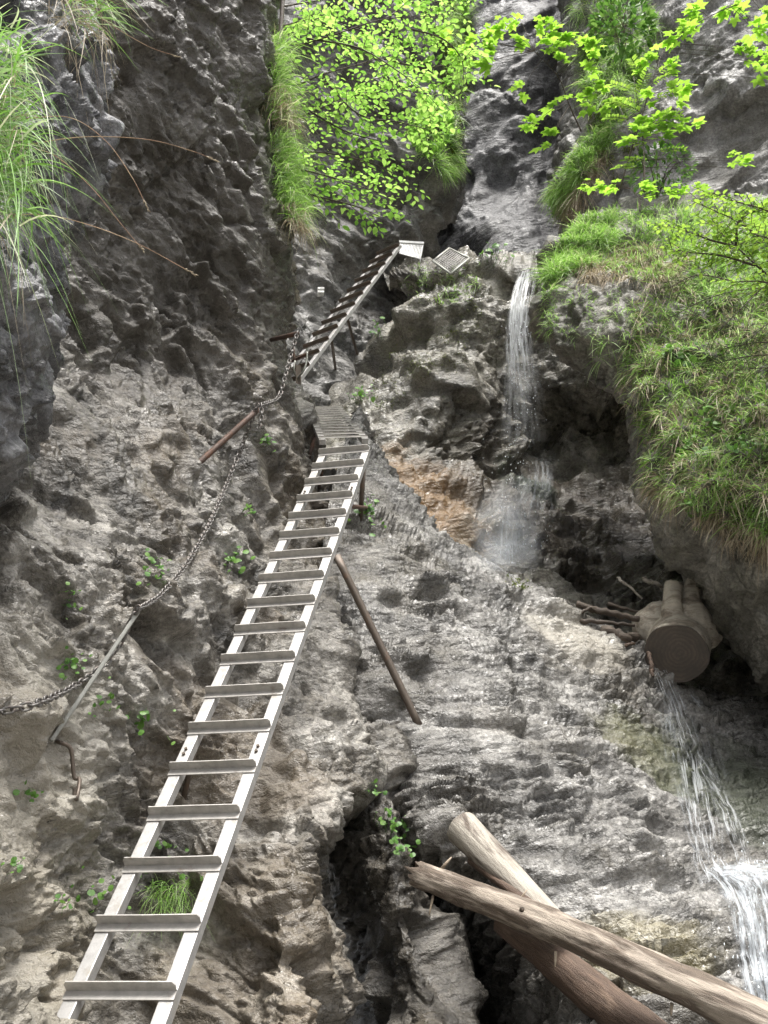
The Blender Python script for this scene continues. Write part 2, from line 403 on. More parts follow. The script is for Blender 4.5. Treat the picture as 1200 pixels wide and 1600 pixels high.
def row(py, *cols): return [(x, py, Y) for x, Y in cols]
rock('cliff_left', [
    row(-1250, (-160, 1.6), (0, 2.1), (120, 2.6), (240, 3.1), (335, 3.6), (400, 4.3), (424, 5.6), (405, 9)),  # unseen overhang: top rows added, leaning out to shade the wall below
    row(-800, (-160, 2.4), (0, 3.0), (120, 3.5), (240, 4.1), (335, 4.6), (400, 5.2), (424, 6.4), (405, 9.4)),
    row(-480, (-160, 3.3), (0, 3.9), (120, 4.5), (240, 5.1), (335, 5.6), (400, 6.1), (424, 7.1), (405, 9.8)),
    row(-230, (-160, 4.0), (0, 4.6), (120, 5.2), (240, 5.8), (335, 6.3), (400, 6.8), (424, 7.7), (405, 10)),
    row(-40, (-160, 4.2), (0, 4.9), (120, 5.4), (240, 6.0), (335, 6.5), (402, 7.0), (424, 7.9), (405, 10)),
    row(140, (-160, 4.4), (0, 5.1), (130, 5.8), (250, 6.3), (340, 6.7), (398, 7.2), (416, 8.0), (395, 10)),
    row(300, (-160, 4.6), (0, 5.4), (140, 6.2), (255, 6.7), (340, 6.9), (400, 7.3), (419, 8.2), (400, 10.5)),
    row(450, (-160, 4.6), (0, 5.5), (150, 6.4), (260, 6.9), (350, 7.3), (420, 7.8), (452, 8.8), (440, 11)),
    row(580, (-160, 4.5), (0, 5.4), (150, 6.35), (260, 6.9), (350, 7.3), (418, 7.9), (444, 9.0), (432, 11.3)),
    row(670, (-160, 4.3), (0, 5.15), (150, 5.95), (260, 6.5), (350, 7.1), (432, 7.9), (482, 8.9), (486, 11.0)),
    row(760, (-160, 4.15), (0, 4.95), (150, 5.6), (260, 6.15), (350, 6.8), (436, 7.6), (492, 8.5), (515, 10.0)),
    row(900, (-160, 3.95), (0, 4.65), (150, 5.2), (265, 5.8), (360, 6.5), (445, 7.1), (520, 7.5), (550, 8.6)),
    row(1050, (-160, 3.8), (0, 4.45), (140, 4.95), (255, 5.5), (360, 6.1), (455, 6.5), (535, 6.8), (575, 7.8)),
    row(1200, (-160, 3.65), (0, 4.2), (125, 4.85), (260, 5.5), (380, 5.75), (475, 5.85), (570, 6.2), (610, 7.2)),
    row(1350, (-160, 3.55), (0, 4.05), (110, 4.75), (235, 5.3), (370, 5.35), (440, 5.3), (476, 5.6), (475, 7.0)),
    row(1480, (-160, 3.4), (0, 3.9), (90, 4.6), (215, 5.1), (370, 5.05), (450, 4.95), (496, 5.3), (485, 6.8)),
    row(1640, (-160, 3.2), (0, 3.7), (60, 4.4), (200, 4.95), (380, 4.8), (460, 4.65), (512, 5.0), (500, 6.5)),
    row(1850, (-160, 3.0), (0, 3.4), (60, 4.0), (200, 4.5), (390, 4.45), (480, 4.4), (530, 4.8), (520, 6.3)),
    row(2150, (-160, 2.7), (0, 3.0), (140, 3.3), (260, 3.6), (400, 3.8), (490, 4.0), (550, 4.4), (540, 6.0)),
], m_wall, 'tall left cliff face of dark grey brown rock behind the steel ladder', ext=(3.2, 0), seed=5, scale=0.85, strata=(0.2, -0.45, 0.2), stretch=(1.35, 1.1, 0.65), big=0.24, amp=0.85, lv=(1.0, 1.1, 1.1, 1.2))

rock('rock_slab', [
    [(560, 665, 11.0), (600, 745, 10.3), (700, 860, 10.2), (800, 925, 10.3), (900, 980, 10.4), (1000, 1035, 10.5), (1080, 1090, 10.6), (1190, 1120, 10.8), (1330, 1130, 11)],
    [(556, 640, 9.8), (600, 722, 9.2), (705, 842, 9.0), (800, 902, 9.1), (900, 958, 9.2), (1000, 1012, 9.3), (1065, 1072, 9.4), (1150, 1095, 9.6), (1310, 1100, 10)],
    [(520, 760, 8.4), (580, 832, 8.1), (680, 932, 8.0), (780, 988, 8.0), (880, 1038, 8.2), (980, 1090, 8.3), (1058, 1140, 8.5), (1140, 1170, 8.7), (1300, 1180, 8.6)],
    [(502, 900, 7.6), (570, 980, 7.3), (660, 1070, 7.15), (760, 1118, 7.1), (860, 1158, 7.2), (960, 1200, 7.3), (1070, 1245, 7.5), (1160, 1270, 7.6), (1310, 1280, 7.4)],
    [(520, 1050, 7.15), (582, 1130, 6.85), (655, 1220, 6.6), (750, 1260, 6.5), (850, 1282, 6.55), (960, 1310, 6.6), (1080, 1335, 6.8), (1185, 1350, 6.9), (1320, 1355, 6.7)],
    [(560, 1180, 6.9), (625, 1282, 6.6), (690, 1345, 6.4), (775, 1372, 6.15), (865, 1390, 6.05), (965, 1398, 6.05), (1080, 1402, 6.2), (1190, 1400, 6.2), (1320, 1400, 6.0)],
    [(600, 1300, 7.1), (650, 1390, 7.1), (705, 1440, 6.95), (785, 1455, 6.45), (875, 1462, 5.95), (980, 1462, 5.75), (1090, 1465, 5.75), (1200, 1470, 5.7), (1330, 1475, 5.5)],
    [(620, 1420, 7.3), (670, 1490, 7.3), (725, 1540, 7.2), (800, 1550, 6.6), (890, 1555, 5.75), (990, 1560, 5.5), (1100, 1565, 5.4), (1210, 1570, 5.35), (1340, 1580, 5.2)],
    [(620, 1560, 7.3), (680, 1620, 7.3), (740, 1660, 7.1), (820, 1680, 6.3), (910, 1690, 5.3), (1010, 1690, 5.05), (1110, 1690, 4.95), (1220, 1690, 4.9), (1350, 1700, 4.8)],
    [(620, 1900, 6.6), (690, 1920, 6.5), (760, 1940, 6.0), (840, 1940, 5.2), (930, 1940, 4.6), (1030, 1940, 4.4), (1130, 1940, 4.3), (1230, 1940, 4.3), (1370, 1950, 4.2)],
], m_slab, 'pale grey sloping rock slab below the waterfall with flaky texture', ext=(0, 3.5), seed=21, scale=0.85, strata=(0.5, 0.3, 0.12), stretch=(2.0, 1.4, 0.48), amp=0.9, big=0.12, lv=(0.55, 1.0, 1.3, 1.1))

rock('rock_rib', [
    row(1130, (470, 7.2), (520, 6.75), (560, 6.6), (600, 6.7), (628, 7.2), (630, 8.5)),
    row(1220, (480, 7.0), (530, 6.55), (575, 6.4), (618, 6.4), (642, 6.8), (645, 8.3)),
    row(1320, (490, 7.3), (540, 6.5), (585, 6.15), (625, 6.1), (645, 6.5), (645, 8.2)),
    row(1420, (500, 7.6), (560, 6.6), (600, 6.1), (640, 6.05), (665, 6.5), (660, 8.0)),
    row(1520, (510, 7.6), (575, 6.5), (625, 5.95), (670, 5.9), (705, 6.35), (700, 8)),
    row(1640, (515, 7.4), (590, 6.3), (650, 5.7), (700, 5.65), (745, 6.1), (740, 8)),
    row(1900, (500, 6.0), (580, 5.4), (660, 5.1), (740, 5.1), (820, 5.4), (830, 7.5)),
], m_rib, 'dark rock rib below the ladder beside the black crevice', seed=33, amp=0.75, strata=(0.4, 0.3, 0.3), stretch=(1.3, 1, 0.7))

rock('cliff_waterfall', [
    [(585, 440, 17), (640, 428, 17), (720, 424, 17), (800, 428, 17), (850, 432, 17), (930, 440, 16.5), (1060, 450, 16), (1210, 458, 15.8), (1390, 460, 15.1)],
    [(606, 426, 14.0), (645, 414, 13.7), (722, 412, 13.6), (800, 421, 13.5), (850, 426, 13.5), (930, 440, 13.2), (1060, 450, 13), (1210, 458, 12.8), (1390, 460, 12.1)],
    [(628, 462, 13.6), (665, 455, 13.1), (725, 450, 13.0), (795, 455, 13.2), (850, 460, 13.4), (930, 465, 13.2), (1060, 480, 13), (1210, 488, 12.8), (1390, 490, 12.1)],
    [(575, 540, 13.5), (640, 520, 12.8), (715, 510, 12.7), (790, 515, 13.0), (850, 520, 13.2), (930, 530, 13.2), (1060, 540, 13), (1210, 548, 12.8), (1390, 550, 12.1)],
    [(500, 625, 12.9), (605, 600, 12.4), (705, 590, 12.35), (785, 600, 13.0), (850, 600, 13.3), (930, 600, 13.2), (1060, 610, 13), (1210, 618, 12.8), (1390, 620, 12.1)],
    [(490, 680, 12.2), (600, 680, 11.9), (705, 675, 12.2), (785, 670, 13.1), (850, 665, 14.0), (930, 670, 14.2), (1060, 680, 13.6), (1210, 688, 13.4), (1390, 690, 12.7)],
    [(545, 720, 11.2), (625, 735, 11.4), (712, 728, 12.2), (785, 740, 12.7), (850, 740, 13.2), (930, 745, 13.6), (1060, 760, 13.4), (1210, 768, 13.2), (1390, 770, 12.5)],
    [(590, 780, 10.6), (650, 800, 10.7), (728, 812, 11.0), (790, 815, 11.5), (855, 820, 12.2), (935, 825, 12.7), (1060, 830, 12.8), (1210, 838, 12.6), (1390, 840, 11.9)],
    [(620, 840, 10.1), (690, 880, 10.2), (750, 900, 10.4), (812, 905, 10.8), (870, 905, 11.2), (945, 910, 11.7), (1070, 920, 12), (1220, 928, 11.8), (1400, 930, 11.1)],
    [(640, 940, 9.9), (700, 980, 9.9), (770, 1010, 10), (830, 1020, 10.2), (890, 1030, 10.5), (960, 1040, 10.8), (1100, 1080, 11.2), (1250, 1088, 11.0), (1430, 1090, 10.3)],
    [(660, 1200, 9.6), (720, 1240, 9.6), (790, 1250, 9.7), (850, 1260, 9.8), (900, 1270, 10), (980, 1280, 10.2), (1120, 1300, 10.6), (1270, 1308, 10.4), (1450, 1310, 9.7)],
], m_fall, 'brown knobbly rock wall with the waterfall running down it', seed=47, scale=1.35, strata=(0.2, 0.35, 0.1), stretch=(1.3, 1, 0.75), lumpy=0.05)

rock('cliff_upper_left', [
    row(-260, (350, 12.0), (440, 12.6), (520, 13.2), (600, 13.8), (660, 14.2), (700, 14.8), (712, 16.5), (690, 20)),
    row(-60, (350, 12.0), (440, 12.6), (520, 13.2), (600, 13.8), (660, 14.2), (696, 14.8), (706, 16.5), (690, 20)),
    row(100, (350, 12.0), (440, 12.7), (520, 13.4), (600, 13.8), (660, 14.2), (688, 14.8), (700, 16.5), (680, 20)),
    row(220, (350, 12.0), (440, 12.9), (520, 13.8), (600, 14.2), (665, 14.3), (705, 14.9), (716, 16.5), (700, 20)),
    row(310, (350, 12.0), (440, 13.0), (520, 13.9), (600, 14.4), (660, 14.5), (706, 15.0), (716, 16.5), (700, 20)),
    row(370, (350, 12.0), (440, 13.0), (520, 13.8), (590, 14.3), (640, 14.6), (672, 15.2), (680, 17.0), (660, 20)),
    row(450, (350, 12.0), (440, 12.9), (510, 13.8), (575, 14.9), (630, 15.2), (665, 15.6), (680, 17.5), (660, 20)),
    row(540, (350, 12.0), (440, 12.7), (505, 13.5), (560, 14.4), (620, 15.2), (660, 15.8), (680, 17.5), (660, 20)),
    row(640, (350, 11.8), (440, 12.4), (500, 12.9), (550, 13.5), (610, 14.2), (660, 15.0), (680, 17), (660, 20)),
    row(760, (350, 11.4), (440, 11.8), (500, 12.2), (550, 12.6), (610, 13.4), (660, 14.6), (680, 17), (660, 20)),
], m_upper, 'upper left cliff of banded rock behind the highest ladder', seed=59, scale=1.4, amp=0.8, strata=(0.1, -0.35, 0), stretch=(1.6, 1.2, 0.55))

rock('cliff_back', [
    row(-300, (560, 19), (660, 19), (730, 18.6), (800, 18.4), (880, 18.2), (960, 18), (1060, 17.5)),
    row(0, (560, 19), (660, 19), (730, 18.6), (800, 18.3), (880, 18.2), (960, 18), (1060, 17.5)),
    row(150, (560, 19), (660, 19), (730, 18.4), (800, 18.2), (880, 18.4), (960, 18.4), (1060, 18)),
    row(280, (560, 19), (660, 19), (730, 18.2), (800, 18.2), (880, 18.2), (960, 18.2), (1060, 18)),
    row(350, (560, 18.8), (660, 18.6), (730, 17.9), (800, 17.6), (880, 17.6), (960, 17.8), (1060, 18)),
    row(400, (560, 18.5), (660, 18.4), (730, 17.9), (800, 17.3), (880, 17.2), (960, 17.4), (1060, 17.5)),
    row(520, (560, 18), (660, 18), (730, 17.6), (800, 17), (880, 17), (960, 17), (1060, 17)),
], m_back, 'smooth dark grey back wall of the gorge above the waterfall', seed=71, scale=1.5, amp=0.62, strata=(0.3, 0.8, 0.2), stretch=(1.7, 1, 0.7), big=0.3)

rock('cliff_right', [
    row(-260, (905, 19), (878, 16.5), (892, 14.6), (950, 13.9), (1040, 13.4), (1140, 12.8), (1250, 12.2), (1380, 11.5)),
    row(0, (905, 19), (878, 16.5), (890, 14.6), (950, 13.9), (1040, 13.4), (1140, 12.8), (1250, 12.2), (1380, 11.5)),
    row(120, (905, 19), (884, 16.3), (900, 14.6), (960, 13.8), (1045, 13.5), (1140, 13.0), (1250, 12.4), (1380, 11.5)),
    row(200, (900, 19), (878, 15.8), (905, 14.2), (960, 13.6), (1045, 13.5), (1140, 13.2), (1250, 12.6), (1380, 11.5)),
    row(280, (880, 19), (862, 15.4), (890, 14.0), (950, 14.0), (1045, 13.6), (1140, 13.3), (1250, 12.6), (1380, 11.5)),
    row(360, (900, 19), (885, 15.6), (910, 14.6), (960, 14.2), (1045, 13.6), (1140, 13.2), (1250, 12.4), (1380, 11.5)),
    row(480, (900, 18), (885, 15), (910, 14.0), (960, 13.6), (1045, 13.2), (1140, 12.8), (1250, 12), (1380, 11)),
], m_pale, 'pale grey right wall behind the maple saplings', ext=(0, 5), seed=83, scale=1.4, amp=0.8, strata=(0.2, 0.5, 0.4), stretch=(1.5, 1, 0.7))

rock('rock_boulder_right', [
    [(900, 420, 13), (900, 410, 12.2), (930, 362, 12.2), (985, 345, 12.1), (1060, 335, 11.7), (1150, 325, 11.2), (1330, 310, 10.4)],
    [(900, 420, 12), (866, 398, 10.4), (905, 346, 10.4), (970, 328, 10.3), (1060, 320, 10.0), (1150, 314, 9.6), (1330, 304, 9)],
    [(880, 450, 12), (848, 448, 9.7), (900, 430, 9.4), (970, 420, 9.3), (1060, 420, 9.0), (1150, 420, 8.6), (1330, 420, 8)],
    [(880, 520, 12), (846, 515, 9.6), (898, 515, 9.1), (980, 520, 8.8), (1070, 525, 8.5), (1160, 530, 8.1), (1330, 540, 7.5)],
    [(920, 560, 12), (888, 562, 9.7), (935, 590, 9.2), (1010, 610, 8.7), (1090, 625, 8.2), (1170, 635, 7.7), (1330, 650, 7.1)],
    [(1010, 620, 12), (975, 628, 10.0), (1002, 685, 9.0), (1050, 715, 8.3), (1110, 735, 7.8), (1185, 745, 7.4), (1330, 760, 6.9)],
    [(1040, 720, 12), (1006, 745, 9.8), (1024, 795, 8.8), (1066, 820, 8.3), (1122, 840, 7.9), (1192, 850, 7.6), (1330, 860, 7.1)],
    [(1090, 840, 12), (1048, 862, 9.8), (1070, 895, 8.9), (1105, 920, 8.5), (1152, 940, 8.2), (1212, 950, 7.9), (1330, 960, 7.5)],
    [(1150, 920, 12), (1108, 945, 9.8), (1130, 985, 9.0), (1160, 1010, 8.7), (1195, 1030, 8.5), (1245, 1050, 8.2), (1350, 1060, 7.9)],
    [(1190, 980, 12), (1165, 1010, 10), (1190, 1055, 9.2), (1220, 1085, 9.0), (1250, 1105, 8.8), (1290, 1120, 8.6), (1370, 1130, 8.2)],
    [(1230, 1010, 12.5), (1230, 1030, 11.5), (1240, 1060, 11), (1260, 1080, 10.8), (1290, 1090, 10.6), (1330, 1100, 10.3), (1400, 1100, 10)],
], m_right, 'big overhanging grey boulder on the right under the grass', ext=(0, 3.5), seed=97, amp=0.7, lumpy=0.06, strata=(0.2, 0.2, 0.6), big=0.12)

rock('rock_near_left', [
    row(-260, (-260, 2.0), (-120, 2.4), (-20, 2.75), (70, 3.1), (118, 3.4), (135, 4.0), (90, 4.9)),
    row(-60, (-260, 2.0), (-120, 2.4), (-20, 2.75), (70, 3.1), (125, 3.4), (146, 4.0), (100, 4.9)),
    row(90, (-260, 2.05), (-120, 2.45), (-20, 2.8), (70, 3.1), (130, 3.4), (155, 4.0), (110, 4.9)),
    row(210, (-260, 2.1), (-120, 2.5), (-20, 2.85), (70, 3.1), (130, 3.4), (160, 4.0), (115, 4.9)),
    row(295, (-260, 2.1), (-120, 2.5), (-20, 2.9), (60, 3.2), (110, 3.5), (138, 4.1), (90, 5.0)),
    row(375, (-260, 2.1), (-120, 2.5), (-30, 2.85), (40, 3.15), (75, 3.45), (94, 4.1), (60, 5.0)),
    row(465, (-260, 2.1), (-120, 2.5), (-30, 2.8), (45, 3.05), (85, 3.35), (107, 4.0), (70, 5.0)),
    row(560, (-260, 2.15), (-120, 2.55), (-30, 2.9), (35, 3.2), (66, 3.5), (84, 4.2), (50, 5.0)),
    row(660, (-260, 2.2), (-120, 2.6), (-40, 3.0), (20, 3.3), (48, 3.6), (62, 4.3), (30, 5.0)),
    row(740, (-260, 2.3), (-120, 2.8), (-60, 3.2), (-10, 3.5), (12, 3.8), (22, 4.4), (0, 5.0)),
    row(800, (-260, 2.8), (-140, 3.3), (-90, 3.7), (-50, 4.0), (-30, 4.2), (-20, 4.6), (-20, 5.0)),
], m_near, 'near dark wet rock at the left edge under hanging grass', ext=(2.2, 0), seed=101, scale=0.6, amp=0.95, strata=(0.2, 0.9, 0.2), stretch=(1, 1, 1.3), big=0.12)

# ground: the stream bed, below the frame
gv, gf = [], []
gn = 60
for i in range(gn + 1):
    for j in range(gn + 1):
        x = -40 + 80 * i / gn; y = -40 + 80 * j / gn
        gv.append((x, y, 0.15 * math.sin(x * 0.7) * math.cos(y * 0.9) - 0.1))
for i in range(gn):
    for j in range(gn):
        a = i * (gn + 1) + j; gf.append((a, a + gn + 1, a + gn + 2, a + 1))
tag(mesh_py('ground', gv, gf, m_ground, smooth=True), 'gravel floor of the gorge below the frame', None, None, 'structure')

# ------------------------------------------------------------------ what the rock surface is, seen along a line of sight
CELL = 6.0
BW, BH = int(1500 / CELL), int(1900 / CELL)
_best = np.full((BH, BW), 1e9); _pos = np.zeros((BH, BW, 3)); _nor = np.zeros((BH, BW, 3)); _own = np.full((BH, BW), '', dtype=object)
def _splat():
    for nm, (V, n) in PATCH.items():
        v = V.reshape(-1, 3); x, y, d = proj(v)
        # true normal of the broken surface
        du = np.gradient(V, axis=0); dv = np.gradient(V, axis=1); tn = np.cross(dv, du).reshape(-1, 3)
        tn /= np.linalg.norm(tn, axis=1)[:, None] + 1e-9
        flip = (tn * n.reshape(-1, 3)).sum(1) < 0; tn[flip] *= -1
        ix = ((x + 150) / CELL).astype(int); iy = ((y + 150) / CELL).astype(int)
        ok = (ix >= 0) & (ix < BW) & (iy >= 0) & (iy < BH) & (d > 0)
        idx = np.nonzero(ok)[0]; idx = idx[np.argsort(-d[idx])]       # far first, near overwrite
        fi = iy[idx] * BW + ix[idx]
        last = {}
        u, first = np.unique(fi[::-1], return_index=True)
        win = idx[::-1][first]
        yy, xx = u // BW, u % BW
        better = d[win] < _best[yy, xx]
        yy, xx, win = yy[better], xx[better], win[better]
        _best[yy, xx] = d[win]; _pos[yy, xx] = v[win]; _nor[yy, xx] = tn[win]; _own[yy, xx] = nm
_splat()
for _ in range(12):                 # close the gaps between samples
    bad = _best > 1e8
    if not bad.any(): break
    for dy, dx in ((0, 1), (0, -1), (1, 0), (-1, 0)):
        nb = np.roll(_best, (dy, dx), (0, 1)); take = (_best > 1e8) & (nb < 1e8)
        _best[take] = nb[take]; _pos[take] = np.roll(_pos, (dy, dx), (0, 1))[take]; _nor[take] = np.roll(_nor, (dy, dx), (0, 1))[take]; _own[take] = np.roll(_own, (dy, dx), (0, 1))[take]
print('unseen cells', int((_best > 1e8).sum()))
def hits(px, py):
    ix = np.clip(((np.asarray(px) + 150) / CELL).astype(int), 0, BW - 1); iy = np.clip(((np.asarray(py) + 150) / CELL).astype(int), 0, BH - 1)
    return _pos[iy, ix], _nor[iy, ix], _own[iy, ix]
def hit(px, py, off=0.0):
    p, n, o = hits([px], [py]); return Vector(p[0]) + Vector(n[0]) * off
def hit_n(px, py):
    p, n, o = hits([px], [py]); return Vector(n[0])

# ------------------------------------------------------------------ ladders
m_steel = metal_mat('galvanised_steel', (0.50, 0.49, 0.475), 0.4, 0.5, (0.30, 0.275, 0.24), 0.55, dirt=0.65)
m_tread = metal_mat('muddy_steel', (0.52, 0.50, 0.47), 0.5, 0.5, (0.24, 0.20, 0.16), 0.6, dirt=0.55)
m_rust = metal_mat('rusty_iron', (0.085, 0.055, 0.042), 0.6, 0.2, (0.125, 0.058, 0.032), 0.48)
m_pipe = metal_mat('brown_iron_pipe', (0.13, 0.105, 0.085), 0.45, 0.5, (0.14, 0.08, 0.05), 0.55)
m_bar = metal_mat('grey_iron_bar', (0.36, 0.36, 0.33), 0.5, 0.6, (0.2, 0.13, 0.08), 0.6)
m_chain = metal_mat('chain_steel', (0.20, 0.19, 0.18), 0.4, 0.85, (0.16, 0.10, 0.075), 0.55)
m_white = metal_mat('pale_zinc', (0.75, 0.75, 0.73), 0.5, 0.3)

def ladder(name, A, B, width, n, t0, t1, below, above, label, rung_mat, side=None, rail=(0.062, 0.055), tread=0.055, rails='both'):
    """A, B: middle of the ladder's front at the first and last rung"""
    A = Vector(A); B = Vector(B); D = (B - A); L = D.length; D.normalize()
    S = side.normalized() if side else D.cross(Vector((0, 0, 1))).normalized()
    O = S.cross(D).normalized()                     # out of the ladder's front
    root = thing(name, A - D * below, label, 'ladder')
    rw, rd = rail
    for s in (-1, 1):
        c0 = A - D * below + S * s * (width / 2 - rw / 2) - O * rd / 2
        c1 = B + D * above + S * s * (width / 2 - rw / 2) - O * rd / 2
        V, F = box_data((c0 + c1) / 2, (c1 - c0) / 2, S * rw / 2, O * rd / 2)
        under(bevel(mesh_py('rail', V, F, m_steel), 0.004), root)
    rng = random.Random(len(name) + n)
    for i in range(n):
        p = A.lerp(B, i / (n - 1))
        th = 0.005; w = width / 2 + 0.002; fl = 0.045
        # an angle iron: a flange on the front of the rails and a tread standing out from its upper edge
        prof = [(-0.0, 0.002), (-0.0, 0.002 + th), (fl - th, 0.002 + th), (fl - th, tread), (fl, tread), (fl, 0.002)]
        V, F = [], []
        bend = rng.uniform(-0.004, 0.004)
        for j, s in enumerate((-1, -0.96, 0.0, 0.955, 1)):
            for (a, b) in prof:
                cut = 0.016 if (abs(s) == 1 and b > 0.02) else 0.0
                V.append(p + D * (a - fl / 2 + (bend * (1 - s * s) if b > 0.02 else 0)) + O * (b - cut) + S * (w * s))
        k = 6
        for j in range(4):
            for q in range(k):
                F.append((j * k + q, j * k + (q + 1) % k, (j + 1) * k + (q + 1) % k, (j + 1) * k + q))
        F.append((0, 1, 2, 5)); F.append((2, 3, 4, 5)); F.append((4 * k + 5, 4 * k + 2, 4 * k + 1, 4 * k)); F.append((4 * k + 5, 4 * k + 4, 4 * k + 3, 4 * k + 2))
        o = under(mesh_py('rung', V, F, rung_mat), root)
    return root, A, B, D, S, O

L1A = at(187, 1556, 4.32); L1B = at(537, 708, 7.85)
lad1, A1, B1, D1, S1, O1 = ladder('steel_ladder', L1A, L1B, 0.455, 18, 0, 1, 2.0, 0.06, 'long bright steel ladder with angle iron rungs leaning up from the bottom edge', m_tread)
def bolts(root, A, D, S, O, width, ts):
    rails = [c for c in root.children if c.name.startswith('rail')]
    for t in ts:
        for s in (-1, 1):
            for e in (-0.02, 0.02):
                c = A + D * (t + e) + S * s * (width / 2 - 0.031)
                V, F = tube_data([c, c + O * 0.012], 0.009, 6)
                mesh_py('bolt', V, F, m_pipe).parent = rails[0 if s < 0 else 1]
Lh = (B1 - A1).length
bolts(lad1, A1, D1, S1, O1, 0.455, (Lh * 4.5 / 17, Lh * 14.5 / 17))
def strut(p, q, r, mat, root=None, name='strut', label=None, cat=None):
    o = tube(name, [p, q], r, mat, 10)
    if root: under(o, root)
    else: tag(o, label, cat)
    return o
# ladder 2: nearly level stretch
L2A = at(536, 684, 8.25); L2B = at(506, 637, 11.3)
lad2, A2, B2, D2, S2, O2 = ladder('steel_ladder', L2A, L2B, 0.46, 13, 0, 1, 0.08, 0.15, 'gently sloping second ladder with close grey rungs at the top of the long one', m_tread, side=Vector((1, -0.05, 0)), tread=0.02)
# ladder 3: up to the landing
L3A = at(446, 600, 11.3); L3B = at(606, 392, 13.5)
D3 = (L3B - L3A).normalized()
lad3, A3, B3, D3, S3, O3 = ladder('steel_ladder', L3A, L3B, 0.44, 13, 0, 1, 0.75, 0.1, 'steep highest ladder seen from the side, leaning right towards the white panel', m_pipe)

# ladder fittings
def on_rail(A, D, S, O, t, s, width=0.455): return A + D * t + S * s * (width / 2 - 0.03) - O * 0.06
Lh2 = (B2 - A2).length
strut(on_rail(A1, D1, S1, O1, Lh * 5.0 / 17, -1), hit(286, 1262, -0.05) , 0.016, m_pipe, lad1, 'leg')
strut(on_rail(A1, D1, S1, O1, Lh * 16.4 / 17, 1), hit(566, 800, -0.1), 0.022, m_pipe, lad1, 'leg')
strut(on_rail(A1, D1, S1, O1, Lh * 13.9 / 17, 1), hit(560, 782, -0.1), 0.018, m_rust, lad1, 'leg')
strut(on_rail(A1, D1, S1, O1, Lh * 16.9 / 17, -1), hit(505, 752, -0.1), 0.02, m_rust, lad1, 'leg')
strut(on_rail(A2, D2, S2, O2, Lh2 * 0.35, -1), hit(489, 718, -0.05), 0.02, m_rust, lad2, 'leg')
strut(on_rail(A2, D2, S2, O2, Lh2 * 0.9, -1), hit(480, 672, -0.05), 0.02, m_rust, lad2, 'leg')
def pole_from(p, q, r, mat, name, label, cat, flat=True):
    P = [p.lerp(q, k / 12) for k in range(13)]
    V, F = tube_data(P, [r * (0.8 if k == 0 else 1) for k in range(13)], 12)
    if flat:                                        # the end is hammered flat where it is bolted on
        t = (q - p).normalized(); u, w = frame_of(t)
        for k in range(12):
            V[k] = p + (V[k] - p) - u * (V[k] - p).dot(u) * 0.75 + w * (V[k] - p).dot(w) * 0.5
    return tag(mesh_py(name, V, F, mat, None, True), label, cat)
pt = on_rail(A1, D1, S1, O1, Lh * 11.35 / 17, 1) + S1 * 0.035
pole_from(pt, hit(662, 1130, -0.04), 0.027, m_pipe, 'support_pole', 'brown iron support pole from the long ladder down to the pale slab', 'pole')
Lh3 = (B3 - A3).length
pole_from(A3 + D3 * Lh3 * 0.42 + S3 * 0.2 - O3 * 0.05, hit(562, 548, -0.1), 0.022, m_pipe, 'support_pole', 'upper thin iron strut under the highest ladder', 'pole', False)
pole_from(A3 + D3 * Lh3 * 0.27 + S3 * 0.2 - O3 * 0.05, hit(531, 571, -0.1), 0.022, m_pipe, 'support_pole', 'lower thin iron strut under the highest ladder', 'pole', False)

# ------------------------------------------------------------------ anchors and chain on the left cliff
def towards(p, m): return p + (Vector((0, 0, CAMZ)) - p).normalized() * m
def depth_at(px, py, p, m):
    """place on the line of sight (px,py) as far ahead as p, minus m metres"""
    return at(px, py, p.y - m)
an1b = hit(281, 749, -0.3); an1t = depth_at(403, 640, hit(392, 660), 0.3)
o = tube('anchor_rod', [an1b.lerp(an1t, k / 8) for k in range(9)], 0.023, m_rust, 12); tag(o, 'thick rusty anchor rod slanting up from the left cliff to the chain', 'rod')
an2b = depth_at(80, 1158, hit(80, 1158), 0.06); an2t = depth_at(216, 956, hit(205, 975), 0.36)
dv = (an2t - an2b); u_, w_ = frame_of(dv)
V, F = box_data((an2b + an2t) / 2, dv / 2, u_ * 0.019, w_ * 0.010)
o = bevel(mesh_py('anchor_bar', V, F, m_bar), 0.004); tag(o, 'grey flat iron bar holding the lower end of the chain', 'bar')
an3b = depth_at(424, 531, hit(415, 533), -0.2); an3t = at(465, 521, hit(412, 533).y - 0.05)
o = tube('anchor_rod', [an3b, an3t], 0.022, m_rust, 10); tag(o, 'short level anchor rod at the top end of the chain', 'rod')
an4b = hit(92, 1158, 0.0); cc = [hit(92, 1158, 0.03), hit(104, 1180, 0.05), hit(112, 1205, 0.05), hit(115, 1222, 0.05), hit(122, 1243, -0.02)]
o = tube('anchor_hook', catmull([hit(90, 1152, -0.05)] + cc + [hit(124, 1250, -0.12)], 4), 0.010, m_pipe, 8); tag(o, 'small bent rusty hook below the grey iron bar', 'hook')

